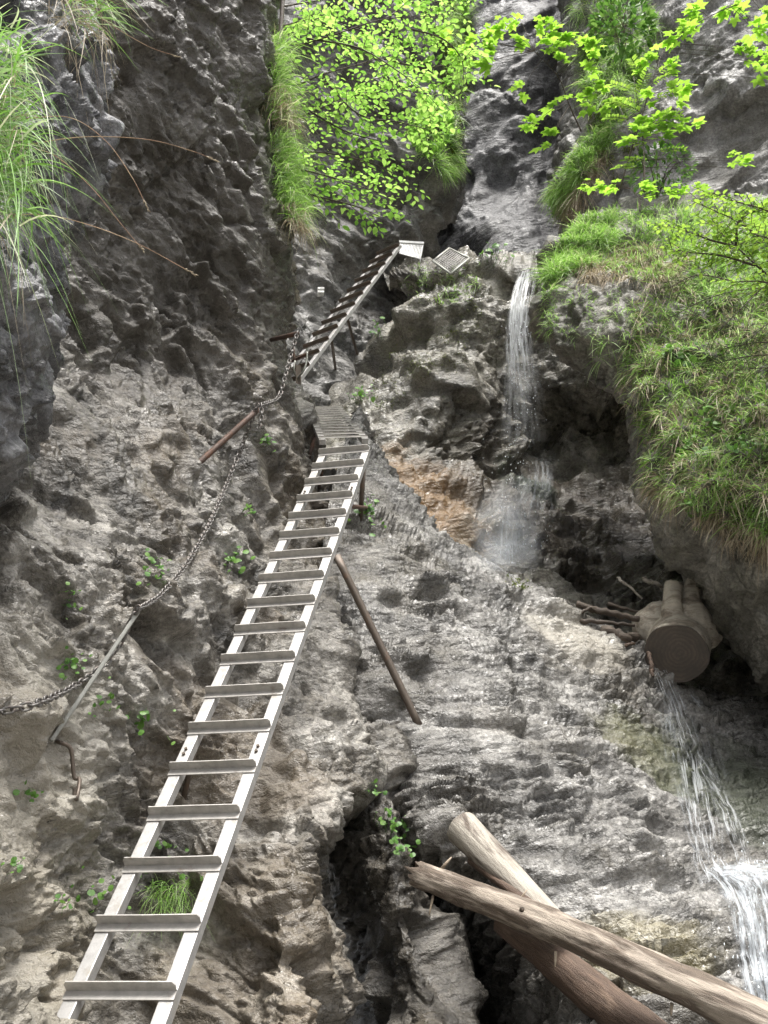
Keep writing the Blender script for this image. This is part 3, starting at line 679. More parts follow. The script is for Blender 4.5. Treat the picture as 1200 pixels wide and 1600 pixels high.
link_pts = [an3t + Vector((0, -0.03, -0.02)), at(455, 552, an3t.y - 0.05), at(445, 590, an3t.y - 0.1), at(434, 622, an1t.y + 0.45), an1t + Vector((0.02, 0.0, 0.04))]
seg2 = [an1t + Vector((0.0, -0.05, 0.0))] + [depth_at(x, y, hit(x, y), 0.12) for (x, y) in ((368, 722), (332, 808), (292, 880), (252, 928))] + [an2t + Vector((0, -0.03, 0))]
seg3 = [an2t + Vector((0, -0.03, 0))] + [depth_at(x, y, hit(x, y), 0.14) for (x, y) in ((172, 1028), (122, 1068), (60, 1098), (0, 1112), (-70, 1118))]
chain = thing('chain', an1t, 'long grey safety chain strung down the left cliff beside the ladder', 'chain')
def link_mesh(L, W, r):
    pts = []
    for k in range(12):
        a = 2 * math.pi * k / 12
        x = math.cos(a) * W; y = math.sin(a) * W
        pts.append(Vector((0, x, y + (L / 2 - W if y > 0.001 else -(L / 2 - W) if y < -0.001 else 0))))
    V, F = [], []
    for i in range(12):
        t = (pts[(i + 1) % 12] - pts[i - 1]).normalized(); n = Vector((1, 0, 0)); b = t.cross(n)
        for k in range(5):
            a = 2 * math.pi * k / 5; V.append(pts[i] + (n * math.cos(a) + b * math.sin(a)) * r)
    for i in range(12):
        for k in range(5):
            F.append((i * 5 + k, i * 5 + (k + 1) % 5, ((i + 1) % 12) * 5 + (k + 1) % 5, ((i + 1) % 12) * 5 + k))
    me = bpy.data.meshes.new('link'); me.from_pydata([tuple(v) for v in V], [], F)
    me.polygons.foreach_set('use_smooth', np.ones(len(me.polygons), bool)); me.materials.append(m_chain); return me
LK = link_mesh(0.05, 0.0155, 0.0056)
def lay_chain(P, parent):
    C1 = catmull(P, 12); acc = 0.0; i = 0; pitch = 0.037; flip = 0
    for a, b in zip(C1[:-1], C1[1:]):
        L = (b - a).length
        while acc < L:
            p = a.lerp(b, acc / L); t = (b - a).normalized()
            u, w = frame_of(t)
            if flip: u, w = w, -u
            j = random.uniform(-0.35, 0.35); uu = u * math.cos(j) + w * math.sin(j); ww = t.cross(uu)
            M = Matrix((( uu.x, ww.x, t.x, p.x), (uu.y, ww.y, t.y, p.y), (uu.z, ww.z, t.z, p.z), (0, 0, 0, 1)))
            o = bpy.data.objects.new('link', LK); C.objects.link(o); o.matrix_basis = M; under(o, parent)
            flip = 1 - flip; acc += pitch
        acc -= L
for sgm in (link_pts, seg2, seg3): lay_chain(sgm, chain)
lay_chain([an1t + Vector((0.03, -0.05, 0.0)), an1t + Vector((0.04, -0.05, -0.1)), an1t + Vector((0.02, -0.05, -0.2))], chain)

# post with hooks at the foot of the highest ladder
pf = at(467, 645, 10.6); pth = at(466, 572, 10.6)
V, F = box_data((pf + pth) / 2, (pth - pf) / 2, Vector((0.034, 0, 0)), Vector((0, 0.02, 0)))
post = thing('anchor_post', pf, 'dark upright iron post with hooks at the foot of the highest ladder', 'post')
under(bevel(mesh_py('upright', V, F, m_pipe), 0.004), post)
under(tube('hook', catmull([at(462, 575, 10.6), at(460, 560, 10.55), at(459, 545, 10.55)], 5), 0.014, m_rust, 8), post)
under(tube('hook', catmull([at(466, 590, 10.58), at(474, 580, 10.5), at(479, 565, 10.5), at(480, 550, 10.5)], 5), 0.013, m_bar, 8), post)
under(tube('hook', catmull([at(462, 588, 10.58), at(459, 578, 10.5), at(461, 564, 10.5)], 5), 0.013, m_bar, 8), post)
o = tube('anchor_rod', [at(424, 577, 10.9), at(452, 566, 10.7), at(479, 553, 10.5)], 0.018, m_rust, 8); tag(o, 'thin rusty rod reaching from the cliff to the dark upright post', 'rod')

# landing panel and grating at the top
m_zinc = metal_mat('zinc_grating', (0.26, 0.25, 0.24), 0.5, 0.4)
pn = [at(626, 379, 13.7), at(661, 381, 13.7), at(657, 405, 13.6), at(624, 396, 13.6)]
panel = thing('landing_panel', pn[3], 'small white slatted panel at the top of the highest ladder', 'panel')
tb0, tb1 = pn[0] - (pn[1] - pn[0]) * 0.06, pn[1] + (pn[1] - pn[0]) * 0.04
V, F = box_data((tb0 + tb1) / 2, (tb1 - tb0) / 2, Vector((0, 0.03, 0)), Vector((0, 0, 0.022))); under(mesh_py('top_rail', V, F, m_white), panel)
for k in range(15):
    f = (k + 0.5) / 15; a = pn[0].lerp(pn[1], f); b = pn[3].lerp(pn[2], f)
    V, F = box_data((a + b) / 2, (b - a) / 2, Vector((0.0085, 0, 0)), Vector((0, 0.006, 0))); under(mesh_py('slat', V, F, m_white), panel)
for (a, b) in ((pn[0], pn[3]), (pn[1], pn[2] + (pn[2] - pn[1]) * 0.25), (pn[3], pn[2])):
    under(tube('frame_bar', [a, b], 0.011, m_white, 6), panel)
gp = [at(677, 408, 13.1), at(702, 388, 13.5), at(733, 404, 13.1), at(704, 428, 12.75)]
grat = thing('grating_platform', gp[3], 'grey mesh grating platform with a pointed frame above the waterfall rock', 'platform')
for i in range(4):
    under(tube('frame_bar', [gp[i], gp[(i + 1) % 4]], 0.022, m_bar, 6), grat)
for k in range(1, 11):
    f = k / 11
    under(tube('mesh_wire', [gp[0].lerp(gp[1], f), gp[3].lerp(gp[2], f)], 0.006, m_zinc, 4), grat)
    under(tube('mesh_wire', [gp[1].lerp(gp[2], f), gp[0].lerp(gp[3], f)], 0.006, m_zinc, 4), grat)

# painted trail mark on the rock
m_paint = rock_mat('white_paint', (0.7, 0.7, 0.68), (0.78, 0.78, 0.76), (0.82, 0.82, 0.8), (0.7, 0.69, 0.66), 0.3, (0.5, 0.7), bump=0.004)
mk = hit(501, 456); mn = hit_n(501, 456)
mn = (Vector((0, -1, 0)) + mn * 0.3).normalized()
mr = Vector((1, 0, 0)); mu = mn.cross(mr).normalized(); mu = mu if mu.z > 0 else -mu
blaze = thing('trail_marker', mk, 'small white painted trail mark on dark rock left of the highest ladder', 'marker')
for dz in (0.035, -0.035):
    V, F = box_data(mk + mn * 0.09 + mu * dz, mr * 0.055, mu * 0.02, mn * 0.06)
    under(bevel(mesh_py('paint_stripe', V, F, m_paint), 0.008), blaze)

# ------------------------------------------------------------------ logs, stump, driftwood
def wood_mat(name, bark, pale, peel_lo, streak, rough=0.7):
    m, nd, lk, out = new_mat(name)
    tc = nd.new('ShaderNodeTexCoord')
    mp = nd.new('ShaderNodeMapping'); mp.inputs['Scale'].default_value = (1.0, streak, streak); lk.new(tc.outputs['Object'], mp.inputs['Vector'])
    n1 = noise(nd, lk, mp.outputs[0], 6.0, 8, 0.72, 0.3)
    mq = nd.new('ShaderNodeMapping'); mq.inputs['Scale'].default_value = (0.5, 2.2, 2.2); lk.new(tc.outputs['Object'], mq.inputs['Vector'])
    n2 = noise(nd, lk, mq.outputs[0], 3.4, 5, 0.65, 0.5)
    f = maprange(nd, lk, n2.outputs['Fac'], peel_lo, peel_lo + 0.1, 0, 1)
    cb = ramp(nd, [(0.35, tuple(x * 0.45 for x in bark)), (0.65, bark)]); lk.new(n1.outputs['Fac'], cb.inputs['Fac'])
    cp = ramp(nd, [(0.35, tuple(x * 0.7 for x in pale)), (0.6, pale)]); lk.new(n1.outputs['Fac'], cp.inputs['Fac'])
    c = mixc(nd, lk, f, cb.outputs['Color'], cp.outputs['Color'])
    b = nd.new('ShaderNodeBsdfPrincipled'); lk.new(c, b.inputs['Base Color']); b.inputs['Roughness'].default_value = rough
    bp = nd.new('ShaderNodeBump'); bp.inputs['Strength'].default_value = 0.9; bp.inputs['Distance'].default_value = 0.012
    lk.new(n1.outputs['Fac'], bp.inputs['Height']); lk.new(bp.outputs[0], b.inputs['Normal'])
    lk.new(b.outputs[0], out.inputs['Surface']); return m
m_bark = wood_mat('weathered_bark', (0.155, 0.118, 0.088), (0.37, 0.315, 0.255), 0.50, 8)
m_palewood = wood_mat('bleached_wood', (0.13, 0.10, 0.078), (0.43, 0.39, 0.33), 0.42, 8)
m_brownlog = wood_mat('brown_bark', (0.13, 0.085, 0.06), (0.23, 0.16, 0.115), 0.6, 8)
m_stump = wood_mat('washed_stump_wood', (0.34, 0.29, 0.23), (0.52, 0.47, 0.39), 0.42, 5)
m_stick = wood_mat('stick_bark', (0.10, 0.075, 0.055), (0.27, 0.21, 0.155), 0.58, 6)
m_endgrain = wood_mat('dark_end_grain', (0.07, 0.052, 0.038), (0.12, 0.09, 0.065), 0.55, 1.5)
m_palecut = wood_mat('pale_cut_end', (0.42, 0.34, 0.25), (0.55, 0.47, 0.36), 0.5, 1.5)
def log(name, p, q, r0, r1, mat, label, cat='log', bow=0.0, seed=0, cut_mat=None, rough=0.1, rings=90, seg=28, ragged=0.0):
    """a log built along its own x axis, then laid from p to q"""
    L = (q - p).length; xs = np.linspace(0, L, rings)
    a = np.linspace(0, 2 * np.pi, seg, endpoint=False)
    X, A = np.meshgrid(xs, a, indexing='ij')
    Rr = r0 + (r1 - r0) * X / L
    pts = np.stack([X * 2.2, np.cos(A) * 1.2, np.sin(A) * 1.2], -1).reshape(-1, 3)
    k = (1 + rough * fbm(pts * 1.3 + seed * 5.1, 3, seed) + 0.5 * rough * ridged(np.stack([X * 0.9, np.cos(A) * 4.5, np.sin(A) * 4.5], -1).reshape(-1, 3), 3, seed + 9)).reshape(X.shape)
    Xe = X + ragged * (gnoise(np.stack([A * 2.3, A * 0, A * 0 + seed], -1).reshape(-1, 3), seed).reshape(X.shape)) * ((X < L * 0.02) * 1.0)
    Rr = Rr * k
    by = bow * np.sin(np.pi * X / L)
    V = np.stack([Xe, np.cos(A) * Rr, np.sin(A) * Rr + by], -1).reshape(-1, 3)
    i = np.arange(rings * seg).reshape(rings, seg)
    F = np.stack([i[:-1], np.roll(i[:-1], -1, 1), np.roll(i[1:], -1, 1), i[1:]], -1).reshape(-1, 4)
    t = (q - p).normalized(); up = Vector((0, 0, 1)); yv = up.cross(t).normalized(); zv = t.cross(yv)
    M = Matrix(((t.x, yv.x, zv.x, p.x), (t.y, yv.y, zv.y, p.y), (t.z, yv.z, zv.z, p.z), (0, 0, 0, 1)))
    root = thing(name, p, label, cat); root.matrix_basis = M
    body = mesh_np('trunk', V, F, mat); body.parent = root
    for ring, sgn in ((0, -1), (rings - 1, 1)):
        rv = V[i[ring]]; c = rv.mean(0) + np.array([sgn * 0.004, 0, 0])
        mid = c + (rv - c) * 0.55 + np.array([sgn * 0.003, 0, 0])
        ev = np.vstack([rv, mid, c[None]]); n = seg
        ef = [(j, (j + 1) % n, n + (j + 1) % n, n + j) for j in range(n)] + [(n + j, n + (j + 1) % n, 2 * n) for j in range(n)]
        e = mesh_py('cut_end', ev, ef, cut_mat or mat); e.parent = root
    return root, M, L
def stub(root, x, ang, r_at, length, r, mat, lean=0.3, name='branch_stub'):
    d = Vector((lean, math.cos(ang), math.sin(ang))).normalized(); a = Vector((x, math.cos(ang) * r_at * 0.8, math.sin(ang) * r_at * 0.8))
    V, F = tube_data([a, a + d * length * 0.6, a + d * length], [r, r * 0.8, r * 0.35], 7)
    o = mesh_py(name, V, F, mat, [c for c in root.children if c.name.startswith('trunk')][0], True); return o
lg1, M1, LL1 = log('fallen_log', at(652, 1366, 5.72), at(1260, 1632, 4.55), 0.062, 0.08, m_bark, 'longest fallen log with peeling brown bark lying across the bottom right', bow=0.03, seed=3, ragged=0.25, rough=0.26, rings=200, seg=40)
for (x, a, l, r) in ((0.15, 4.4, 0.1, 0.008), (0.12, 1.2, 0.09, 0.01), (0.62, 1.3, 0.08, 0.006), (0.9, 4.6, 0.07, 0.007), (0.75, 1.0, 0.05, 0.009), (1.5, 4.4, 0.05, 0.008)):
    stub(lg1, x, a, 0.085, l, r, m_palecut)
for (x, a, l, r) in ((0.42, 0.9, 0.016, 0.016), (0.95, 0.6, 0.014, 0.02), (1.25, 1.7, 0.02, 0.014), (1.75, 0.5, 0.016, 0.018), (2.1, 1.2, 0.02, 0.02), (1.5, -0.2, 0.015, 0.013), (0.7, 2.4, 0.015, 0.015)):
    stub(lg1, x, a, 0.1, l, r, m_endgrain, 0.05, 'knot')
log('fallen_log', at(722, 1293, 6.05), at(876, 1452, 5.52), 0.10, 0.06, m_palewood, 'pale barkless sawn log leaning against the slab behind the longest log', bow=0.0, seed=8, cut_mat=m_palecut, rough=0.06)
log('fallen_log', at(790, 1440, 6.0), at(1035, 1640, 5.05), 0.075, 0.10, m_brownlog, 'brown log lying in shadow underneath the longest log', bow=0.0, seed=12, rough=0.16)
log('broken_branch', at(735, 1345, 5.95), at(880, 1452, 5.35), 0.02, 0.03, m_brownlog, 'thin brown branch wedged between the two upper logs', 'branch', seed=15, rings=30, seg=10, rough=0.2)

# stump: trunk piece with a sawn face and washed roots
C0 = at(1057, 1020, 8.8); C1 = at(1064, 990, 9.7)
ax = (C1 - C0).normalized()
bmv, bmf = [], []
def add(V, F):
    n = len(bmv); bmv.extend(V); bmf.extend([tuple(i + n for i in f) for f in F])
def lobes(P, R, seg=14): add(*tube_data(P, R, seg))
def sp(px, py, Y): return at(px, py, Y)
def taper(P, R, n=4):
    Q = catmull(P, n); m = len(Q); lobes(Q, [np.interp(k / (m - 1), np.linspace(0, 1, len(R)), R) for k in range(m)])
lobes([C0.lerp(C1, f) for f in (0.0, 0.3, 0.7, 1.0)], [0.27, 0.29, 0.27, 0.16], 22)
taper([sp(1058, 990, 9.2), sp(1051, 965, 9.05), sp(1050, 940, 9.02), sp(1052, 912, 9.05)], [0.2, 0.105, 0.085, 0.09], 14)
taper([sp(1094, 1000, 9.25), sp(1086, 970, 9.1), sp(1080, 940, 9.08), sp(1082, 908, 9.15)], [0.22, 0.16, 0.085, 0.068], 14)
taper([sp(1034, 985, 9.4), sp(1028, 960, 9.3), sp(1022, 945, 9.3)], [0.18, 0.14, 0.08], 12)
taper([sp(1040, 1000, 9.4), sp(1018, 980, 9.35), sp(1004, 972, 9.45)], [0.24, 0.2, 0.13], 12)
o = mesh_py('body', bmv, bmf, m_stump)
md = o.modifiers.new('r', 'REMESH'); md.mode = 'VOXEL'; md.voxel_size = 0.016; md.use_smooth_shade = True
md2 = o.modifiers.new('s', 'SMOOTH'); md2.iterations = 4; md2.factor = 0.5
dg = bpy.context.evaluated_depsgraph_get(); ev = o.evaluated_get(dg); me = bpy.data.meshes.new_from_object(ev)
bpy.data.objects.remove(o)
o = bpy.data.objects.new('body', me); C.objects.link(o)
n_ = len(me.vertices); co = np.zeros(n_ * 3, np.float32); me.vertices.foreach_get('co', co); co = co.reshape(-1, 3)
no = np.zeros(n_ * 3, np.float32); me.vertices.foreach_get('normal', no); no = no.reshape(-1, 3)
co = co + no * (0.016 * fbm(co * 4, 3, 4) + 0.008 * ridged(co * np.array([16, 16, 3], np.float32), 2, 6))[:, None]
me.vertices.foreach_set('co', co.astype(np.float32).ravel()); me.update()
stump = thing('tree_stump', C0 - Vector((0, 0, 0.35)), 'washed out tree stump with sawn face and upright roots wedged under the boulder', 'stump')
under(o, stump)
u_, w_ = frame_of(ax); ring = []
for k in range(36):
    a = 2 * math.pi * k / 36; r = 0.272 * (1 + 0.05 * math.sin(2 * a + 1) + 0.02 * math.sin(5 * a))
    ring.append(C0 - ax * 0.03 + (u_ * math.cos(a) + w_ * math.sin(a)) * r)
ring2 = [c + ax * 0.09 for c in ring]; cen = sum(ring, Vector()) / 36 - ax * 0.004
V = ring + ring2 + [cen]; F = [(k, (k + 1) % 36, 72) for k in range(36)] + [(k, 36 + k, 36 + (k + 1) % 36, (k + 1) % 36) for k in range(36)]
m_rings, nd_, lk_, out_ = new_mat('sawn_face_rings')
tc_ = nd_.new('ShaderNodeTexCoord'); dn_ = nd_.new('ShaderNodeVectorMath'); dn_.operation = 'DISTANCE'; lk_.new(tc_.outputs['Object'], dn_.inputs[0]); dn_.inputs[1].default_value = tuple(cen + u_ * 0.03)
nz_ = noise(nd_, lk_, tc_.outputs['Object'], 4, 7, 0.75)
rg_ = math_n(nd_, lk_, 'MULTIPLY_ADD', nz_.outputs['Fac'], 0.16); lk_.new(dn_.outputs['Value'], rg_.node.inputs[2])
sn_ = math_n(nd_, lk_, 'MULTIPLY', rg_, 170.0); sn_ = math_n(nd_, lk_, 'SINE', sn_, 0)
c1_ = mixc(nd_, lk_, maprange(nd_, lk_, sn_, -1, 1), (0.065, 0.05, 0.038), (0.095, 0.075, 0.056)); c2_ = mixc(nd_, lk_, maprange(nd_, lk_, nz_.outputs['Fac'], 0.4, 0.62), c1_, (0.05, 0.04, 0.032))
pb_ = nd_.new('ShaderNodeBsdfPrincipled'); pb_.inputs['Roughness'].default_value = 0.6; lk_.new(c2_, pb_.inputs['Base Color']); lk_.new(pb_.outputs[0], out_.inputs['Surface'])
under(mesh_py('cut_face', V, F, m_rings), stump)

def stick(pts, r, mat, label, name='driftwood_stick', cat='stick', taper=0.6):
    P = catmull(pts, 6); n = len(P)
    P = [q + Vector((random.gauss(0, 1), random.gauss(0, 1), random.gauss(0, 1))) * r * 0.3 for q in P]
    o = tube(name, P, [r * (1 - (1 - taper) * k / (n - 1)) * random.uniform(0.88, 1.12) for k in range(n)], mat, 9)
    return tag(o, label, cat)
stick([sp(906, 947, 9.25), sp(945, 955, 9.2), sp(995, 968, 9.2)], 0.034, m_stick, 'straight brown driftwood stick on top of the pile beside the stump', taper=0.9)
stick([sp(868, 974, 9.1), sp(890, 970, 9.1), sp(908, 957, 9.15), sp(925, 950, 9.2)], 0.022, m_endgrain, 'crooked dark driftwood piece at the left end of the pile')
stick([sp(900, 972, 9.15), sp(940, 972, 9.1), sp(990, 978, 9.1)], 0.026, m_endgrain, 'dark wet stick lying under the straight brown one')
stick([sp(940, 985, 9.05), sp(970, 990, 9.0), sp(995, 1000, 9.05)], 0.055, m_stick, 'thick dark brown chunk of driftwood left of the stump', taper=0.75)
stick([sp(972, 1010, 8.95), sp(992, 1004, 8.95)], 0.02, m_brownlog, 'short stub of wood below the driftwood pile')
stick([sp(964, 902, 9.6), sp(980, 914, 9.5), sp(1004, 935, 9.5)], 0.016, m_palewood, 'thin bare twig pointing up left from the stump', cat='twig')
stick([sp(1004, 906, 9.6), sp(1020, 910, 9.55), sp(1042, 920, 9.5)], 0.03, m_palewood, 'short pale broken branch above the stump roots', cat='branch')
stick([sp(1013, 1020, 8.8), sp(1017, 1040, 8.7), sp(1020, 1058, 8.65)], 0.02, m_brownlog, 'short orange brown stick hanging below the stump', taper=0.9)
stick([sp(950, 945, 9.45), sp(975, 950, 9.4), sp(1000, 958, 9.4)], 0.02, m_stick, 'grey weathered stick at the back of the driftwood pile')

# ------------------------------------------------------------------ water
def water_mat(name, fx, fy, lo, hi, tint=(0.82, 0.87, 0.92), gain=1.0):
    """veil of water: white threads along the flow, clear between them; 'flow' holds (across, along, cover)"""
    m, nd, lk, out = new_mat(name)
    at_ = nd.new('ShaderNodeAttribute'); at_.attribute_name = 'flow'
    sep = nd.new('ShaderNodeSeparateXYZ'); lk.new(at_.outputs['Vector'], sep.inputs[0])
    mp = nd.new('ShaderNodeMapping'); mp.inputs['Scale'].default_value = (fx, fy, 0.0); lk.new(at_.outputs['Vector'], mp.inputs['Vector'])
    n1 = noise(nd, lk, mp.outputs[0], 1.0, 4, 0.68, 0.25)
    f = maprange(nd, lk, n1.outputs['Fac'], lo, hi, 0, gain)
    f = math_n(nd, lk, 'MULTIPLY', f, sep.outputs[2])
    b = nd.new('ShaderNodeBsdfPrincipled'); b.inputs['Base Color'].default_value = (*tint, 1); b.inputs['Roughness'].default_value = 0.25
    tl = nd.new('ShaderNodeBsdfTranslucent'); tl.inputs['Color'].default_value = (*tint, 1)
    mx0 = nd.new('ShaderNodeMixShader'); mx0.inputs[0].default_value = 0.5; lk.new(b.outputs[0], mx0.inputs[1]); lk.new(tl.outputs[0], mx0.inputs[2])
    tr = nd.new('ShaderNodeBsdfTransparent'); mx = nd.new('ShaderNodeMixShader')
    lk.new(f, mx.inputs[0]); lk.new(tr.outputs[0], mx.inputs[1]); lk.new(mx0.outputs[0], mx.inputs[2])
    lk.new(mx.outputs[0], out.inputs['Surface']); return m
def veil(name, path, mat, label, nu=26, nv=120, on_rock=None, seed=0, ripple=0.03, cover=lambda u, v: 1.0, pull=0.0):
    """a sheet of water along path [(px, py, half width px, Y)], free in the air or lying on the rock (on_rock = metres above it)"""
    t = np.linspace(0, len(path) - 1, nv); A = np.array([list(q) + [0] * (4 - len(q)) for q in path], float)
    Q = cr_weights(len(path), t) @ A
    P = np.zeros((nv, nu, 3)); fl = np.zeros((nv, nu, 4), np.float32)
    nx, ny = np.gradient(Q[:, 1]), -np.gradient(Q[:, 0]); nl_ = np.hypot(nx, ny); nx /= nl_; ny /= nl_
    us = np.linspace(-1, 1, nu)
    for j, u in enumerate(us):
        px = Q[:, 0] + nx * u * Q[:, 2]; py = Q[:, 1] + ny * u * Q[:, 2]
        if on_rock is None:
            P[:, j] = [at(x, y, Y) for x, y, Y in zip(px, py, Q[:, 3])]
        else:
            P[:, j] = hits(px, py)[0]
        fl[:, j, 0] = u * Q[:, 2].mean() / 10 + seed * 7.7; fl[:, j, 1] = t / (len(path) - 1) * np.hypot(np.diff(Q[:, 0]), np.diff(Q[:, 1])).sum() / 10 + seed * 3.1
        e = np.clip((1 - abs(u)) / 0.45, 0, 1); vv = t / (len(path) - 1)
        fl[:, j, 2] = e * np.array([cover(u, v) for v in vv])
    if on_rock is not None:
        for _ in range(10):
            P[1:-1] = (P[:-2] + P[1:-1] + P[2:]) / 3; P[:, 1:-1] = (P[:, :-2] + P[:, 1:-1] + P[:, 2:]) / 3
        v = np.array([0, 0, CAMZ + 4.0]) - P; P = P + nrm(v) * on_rock
    g = gnoise(np.stack([fl[..., 0] * 0.8, fl[..., 1] * 0.25, fl[..., 0] * 0 + seed], -1).reshape(-1, 3), seed).reshape(nv, nu)
    v = np.array([0, 0, CAMZ]) - P; P = P + nrm(v) * (g * ripple)[..., None]
    i = np.arange(nv * nu).reshape(nv, nu); F = np.stack([i[:-1, :-1], i[:-1, 1:], i[1:, 1:], i[1:, :-1]], -1).reshape(-1, 4)
    o = mesh_np(name, P.reshape(-1, 3), F, mat)
    ca = o.data.attributes.new('flow', 'FLOAT_VECTOR', 'POINT'); ca.data.foreach_set('vector', np.ascontiguousarray(fl[..., :3]).ravel())
    return tag(o, label, None, None, 'structure')
def nrm(a): return a / (np.linalg.norm(a, axis=-1)[..., None] + 1e-9)
w_fall = water_mat('falling_water', 2.6, 0.22, 0.43, 0.68, (0.88, 0.91, 0.94))
w_film = water_mat('thin_water_film', 2.2, 0.25, 0.50, 0.80, gain=0.75)
w_casc = water_mat('cascading_water', 2.6, 0.2, 0.48, 0.72, (0.88, 0.91, 0.94))
w_foam = water_mat('foaming_water', 1.8, 0.2, 0.40, 0.66)
w_mist = water_mat('water_mist', 0.30, 0.22, 0.30, 0.95, (0.86, 0.91, 0.97), 0.7)
rr = random.Random(5)
fade = lambda v, a, b: min(1, max(0, (v - a) / (b - a)))
UPP = [(826, 417, 10, 13.5), (822, 428, 13, 13.1), (812, 470, 18, 12.85), (808, 520, 22, 12.75), (810, 570, 26, 12.7), (813, 620, 34, 12.65), (815, 690, 46, 12.6)]
for k in range(3):
    veil('waterfall', [(x + 4 * (k - 1), y, w * (0.62 + 0.22 * k), Y - 0.12 * k) for x, y, w, Y in UPP], w_fall, 'white waterfall dropping from the rock lip, veil %s' % ('nearest the rock', 'in the middle', 'nearest the camera')[k], seed=k + 1, cover=lambda u, v: (1.0 if v < 0.45 else 1 - 0.9 * fade(v, 0.45, 1.0)) * (0.95 if k < 2 else 0.6))
veil('waterfall_film', [(820, 680, 30), (835, 715, 34), (842, 750, 34), (838, 790, 36), (828, 830, 40)], w_film, 'thin film of water sliding down the wet brown wall', on_rock=0.10, seed=7, cover=lambda u, v: fade(v, 0, 0.15) * (1 - fade(v, 0.85, 1)))
veil('waterfall_film', [(850, 700, 12), (851, 730, 13), (852, 765, 13), (850, 800, 13)], w_fall, 'brighter thread of water on the wet brown wall', on_rock=0.13, seed=9, nu=12, cover=lambda u, v: 0.6 * fade(v, 0, 0.2) * (1 - fade(v, 0.6, 1)))
for k in range(3):
    veil('waterfall_mist', [(806 + 8 * k, 750, 28), (800 + 4 * k, 790, 44 + 4 * k), (797, 830, 60 + 5 * k), (795, 868, 64), (795, 905, 56)], w_mist, 'bluish white mist splashing at the foot of the fall, layer %s' % ('behind', 'between', 'in front')[k], on_rock=0.15 + 0.14 * k, seed=11 + k, nv=60, cover=lambda u, v: (1 - abs(u)) ** 0.6 * fade(v, 0, 0.5) * (1 - 0.6 * fade(v, 0.75, 1)))
veil('waterfall_film', [(798, 790, 16), (797, 830, 20), (796, 870, 24), (796, 900, 26)], w_fall, 'white core of the splash at the foot of the fall', on_rock=0.3, seed=15, nu=18, nv=70, cover=lambda u, v: 0.55 * fade(v, 0, 0.4))
PA = [(1034, 1052), (1052, 1088), (1066, 1130), (1079, 1170), (1088, 1215), (1096, 1260), (1104, 1310), (1110, 1350), (1124, 1376)]
PB = [(1074, 1160), (1102, 1205), (1124, 1245), (1142, 1285), (1156, 1325), (1168, 1372)]
PC = [(1040, 1075), (1045, 1110), (1050, 1160), (1060, 1210), (1074, 1250), (1086, 1300), (1102, 1350)]
PD = [(1058, 1078), (1088, 1110), (1105, 1150), (1118, 1200), (1130, 1250)]
veil('cascade', [(x, y, 17 + 0.05 * (y - 1050)) for x, y in PA], w_casc, 'narrow white cascade running down beside the slab', on_rock=0.05, seed=21, nv=160)
veil('cascade', [(x, y, 15) for x, y in PB], w_casc, 'right arm of the narrow cascade', on_rock=0.05, seed=22, nv=120, cover=lambda u, v: fade(v, 0, 0.2))
veil('cascade_film', [(x, y, 15) for x, y in PC], w_film, 'left thin film of the narrow cascade', on_rock=0.04, seed=23, nv=120)
veil('cascade_film', [(x, y, 20) for x, y in PD], w_film, 'thin film over the dark rock right of the cascade', on_rock=0.04, seed=24, nv=90, cover=lambda u, v: 1 - fade(v, 0.7, 1))
PE = [(1112, 1362, 16), (1140, 1384, 20), (1158, 1420, 22), (1168, 1465, 22), (1178, 1510, 24), (1190, 1560, 26), (1205, 1630, 28)]
PF = [(1150, 1368, 22), (1178, 1386, 30), (1190, 1420, 34), (1198, 1470, 34), (1208, 1540, 36), (1222, 1630, 36)]
veil('cascade_foam', PE, w_foam, 'foaming white water at the lower right edge, left arm', on_rock=0.06, seed=31, nv=120)
veil('cascade_foam', PF, w_foam, 'foaming white water at the lower right edge, right arm', on_rock=0.08, seed=32, nv=120)
veil('cascade_foam', [(1130, 1372, 12), (1160, 1368, 16), (1195, 1368, 20), (1230, 1370, 20)], w_foam, 'churning pool rim above the foaming water', on_rock=0.07, seed=33, nv=60)
# drops in the air round the falls
m_drop, nd_, lk_, out_ = new_mat('water_drop'); b_ = nd_.new('ShaderNodeBsdfPrincipled'); b_.inputs['Base Color'].default_value = (0.85, 0.9, 0.94, 1); b_.inputs['Roughness'].default_value = 0.1; lk_.new(b_.outputs[0], out_.inputs['Surface'])
dv_, df_ = [], []
def drop(p, r):
    n = len(dv_); dv_.extend([p + Vector(v) * r for v in ((1, 0, 0), (-1, 0, 0), (0, 1, 0), (0, -1, 0), (0, 0, 3.0), (0, 0, -1.4))])
    df_.extend([(n + a, n + b, n + c) for a, b, c in ((0, 2, 4), (2, 1, 4), (1, 3, 4), (3, 0, 4), (2, 0, 5), (1, 2, 5), (3, 1, 5), (0, 3, 5))])
for k in range(260):
    y = rr.uniform(500, 860); x = 812 + rr.gauss(0, 10 + (y - 480) * 0.06); drop(at(x, y, min(12.5, hit(x, y).y - 0.2)), rr.uniform(0.003, 0.0075))
for k in range(120):
    y = rr.uniform(1360, 1600); x = 1165 + (y - 1360) * 0.12 + rr.gauss(0, 18); drop(hit(x, y, 0.1 + 0.1 * rr.random()), rr.uniform(0.002, 0.005))
tag(mesh_py('water_drops', dv_, df_, m_drop, None, True), 'drops of water in the air', None, None, 'stuff')

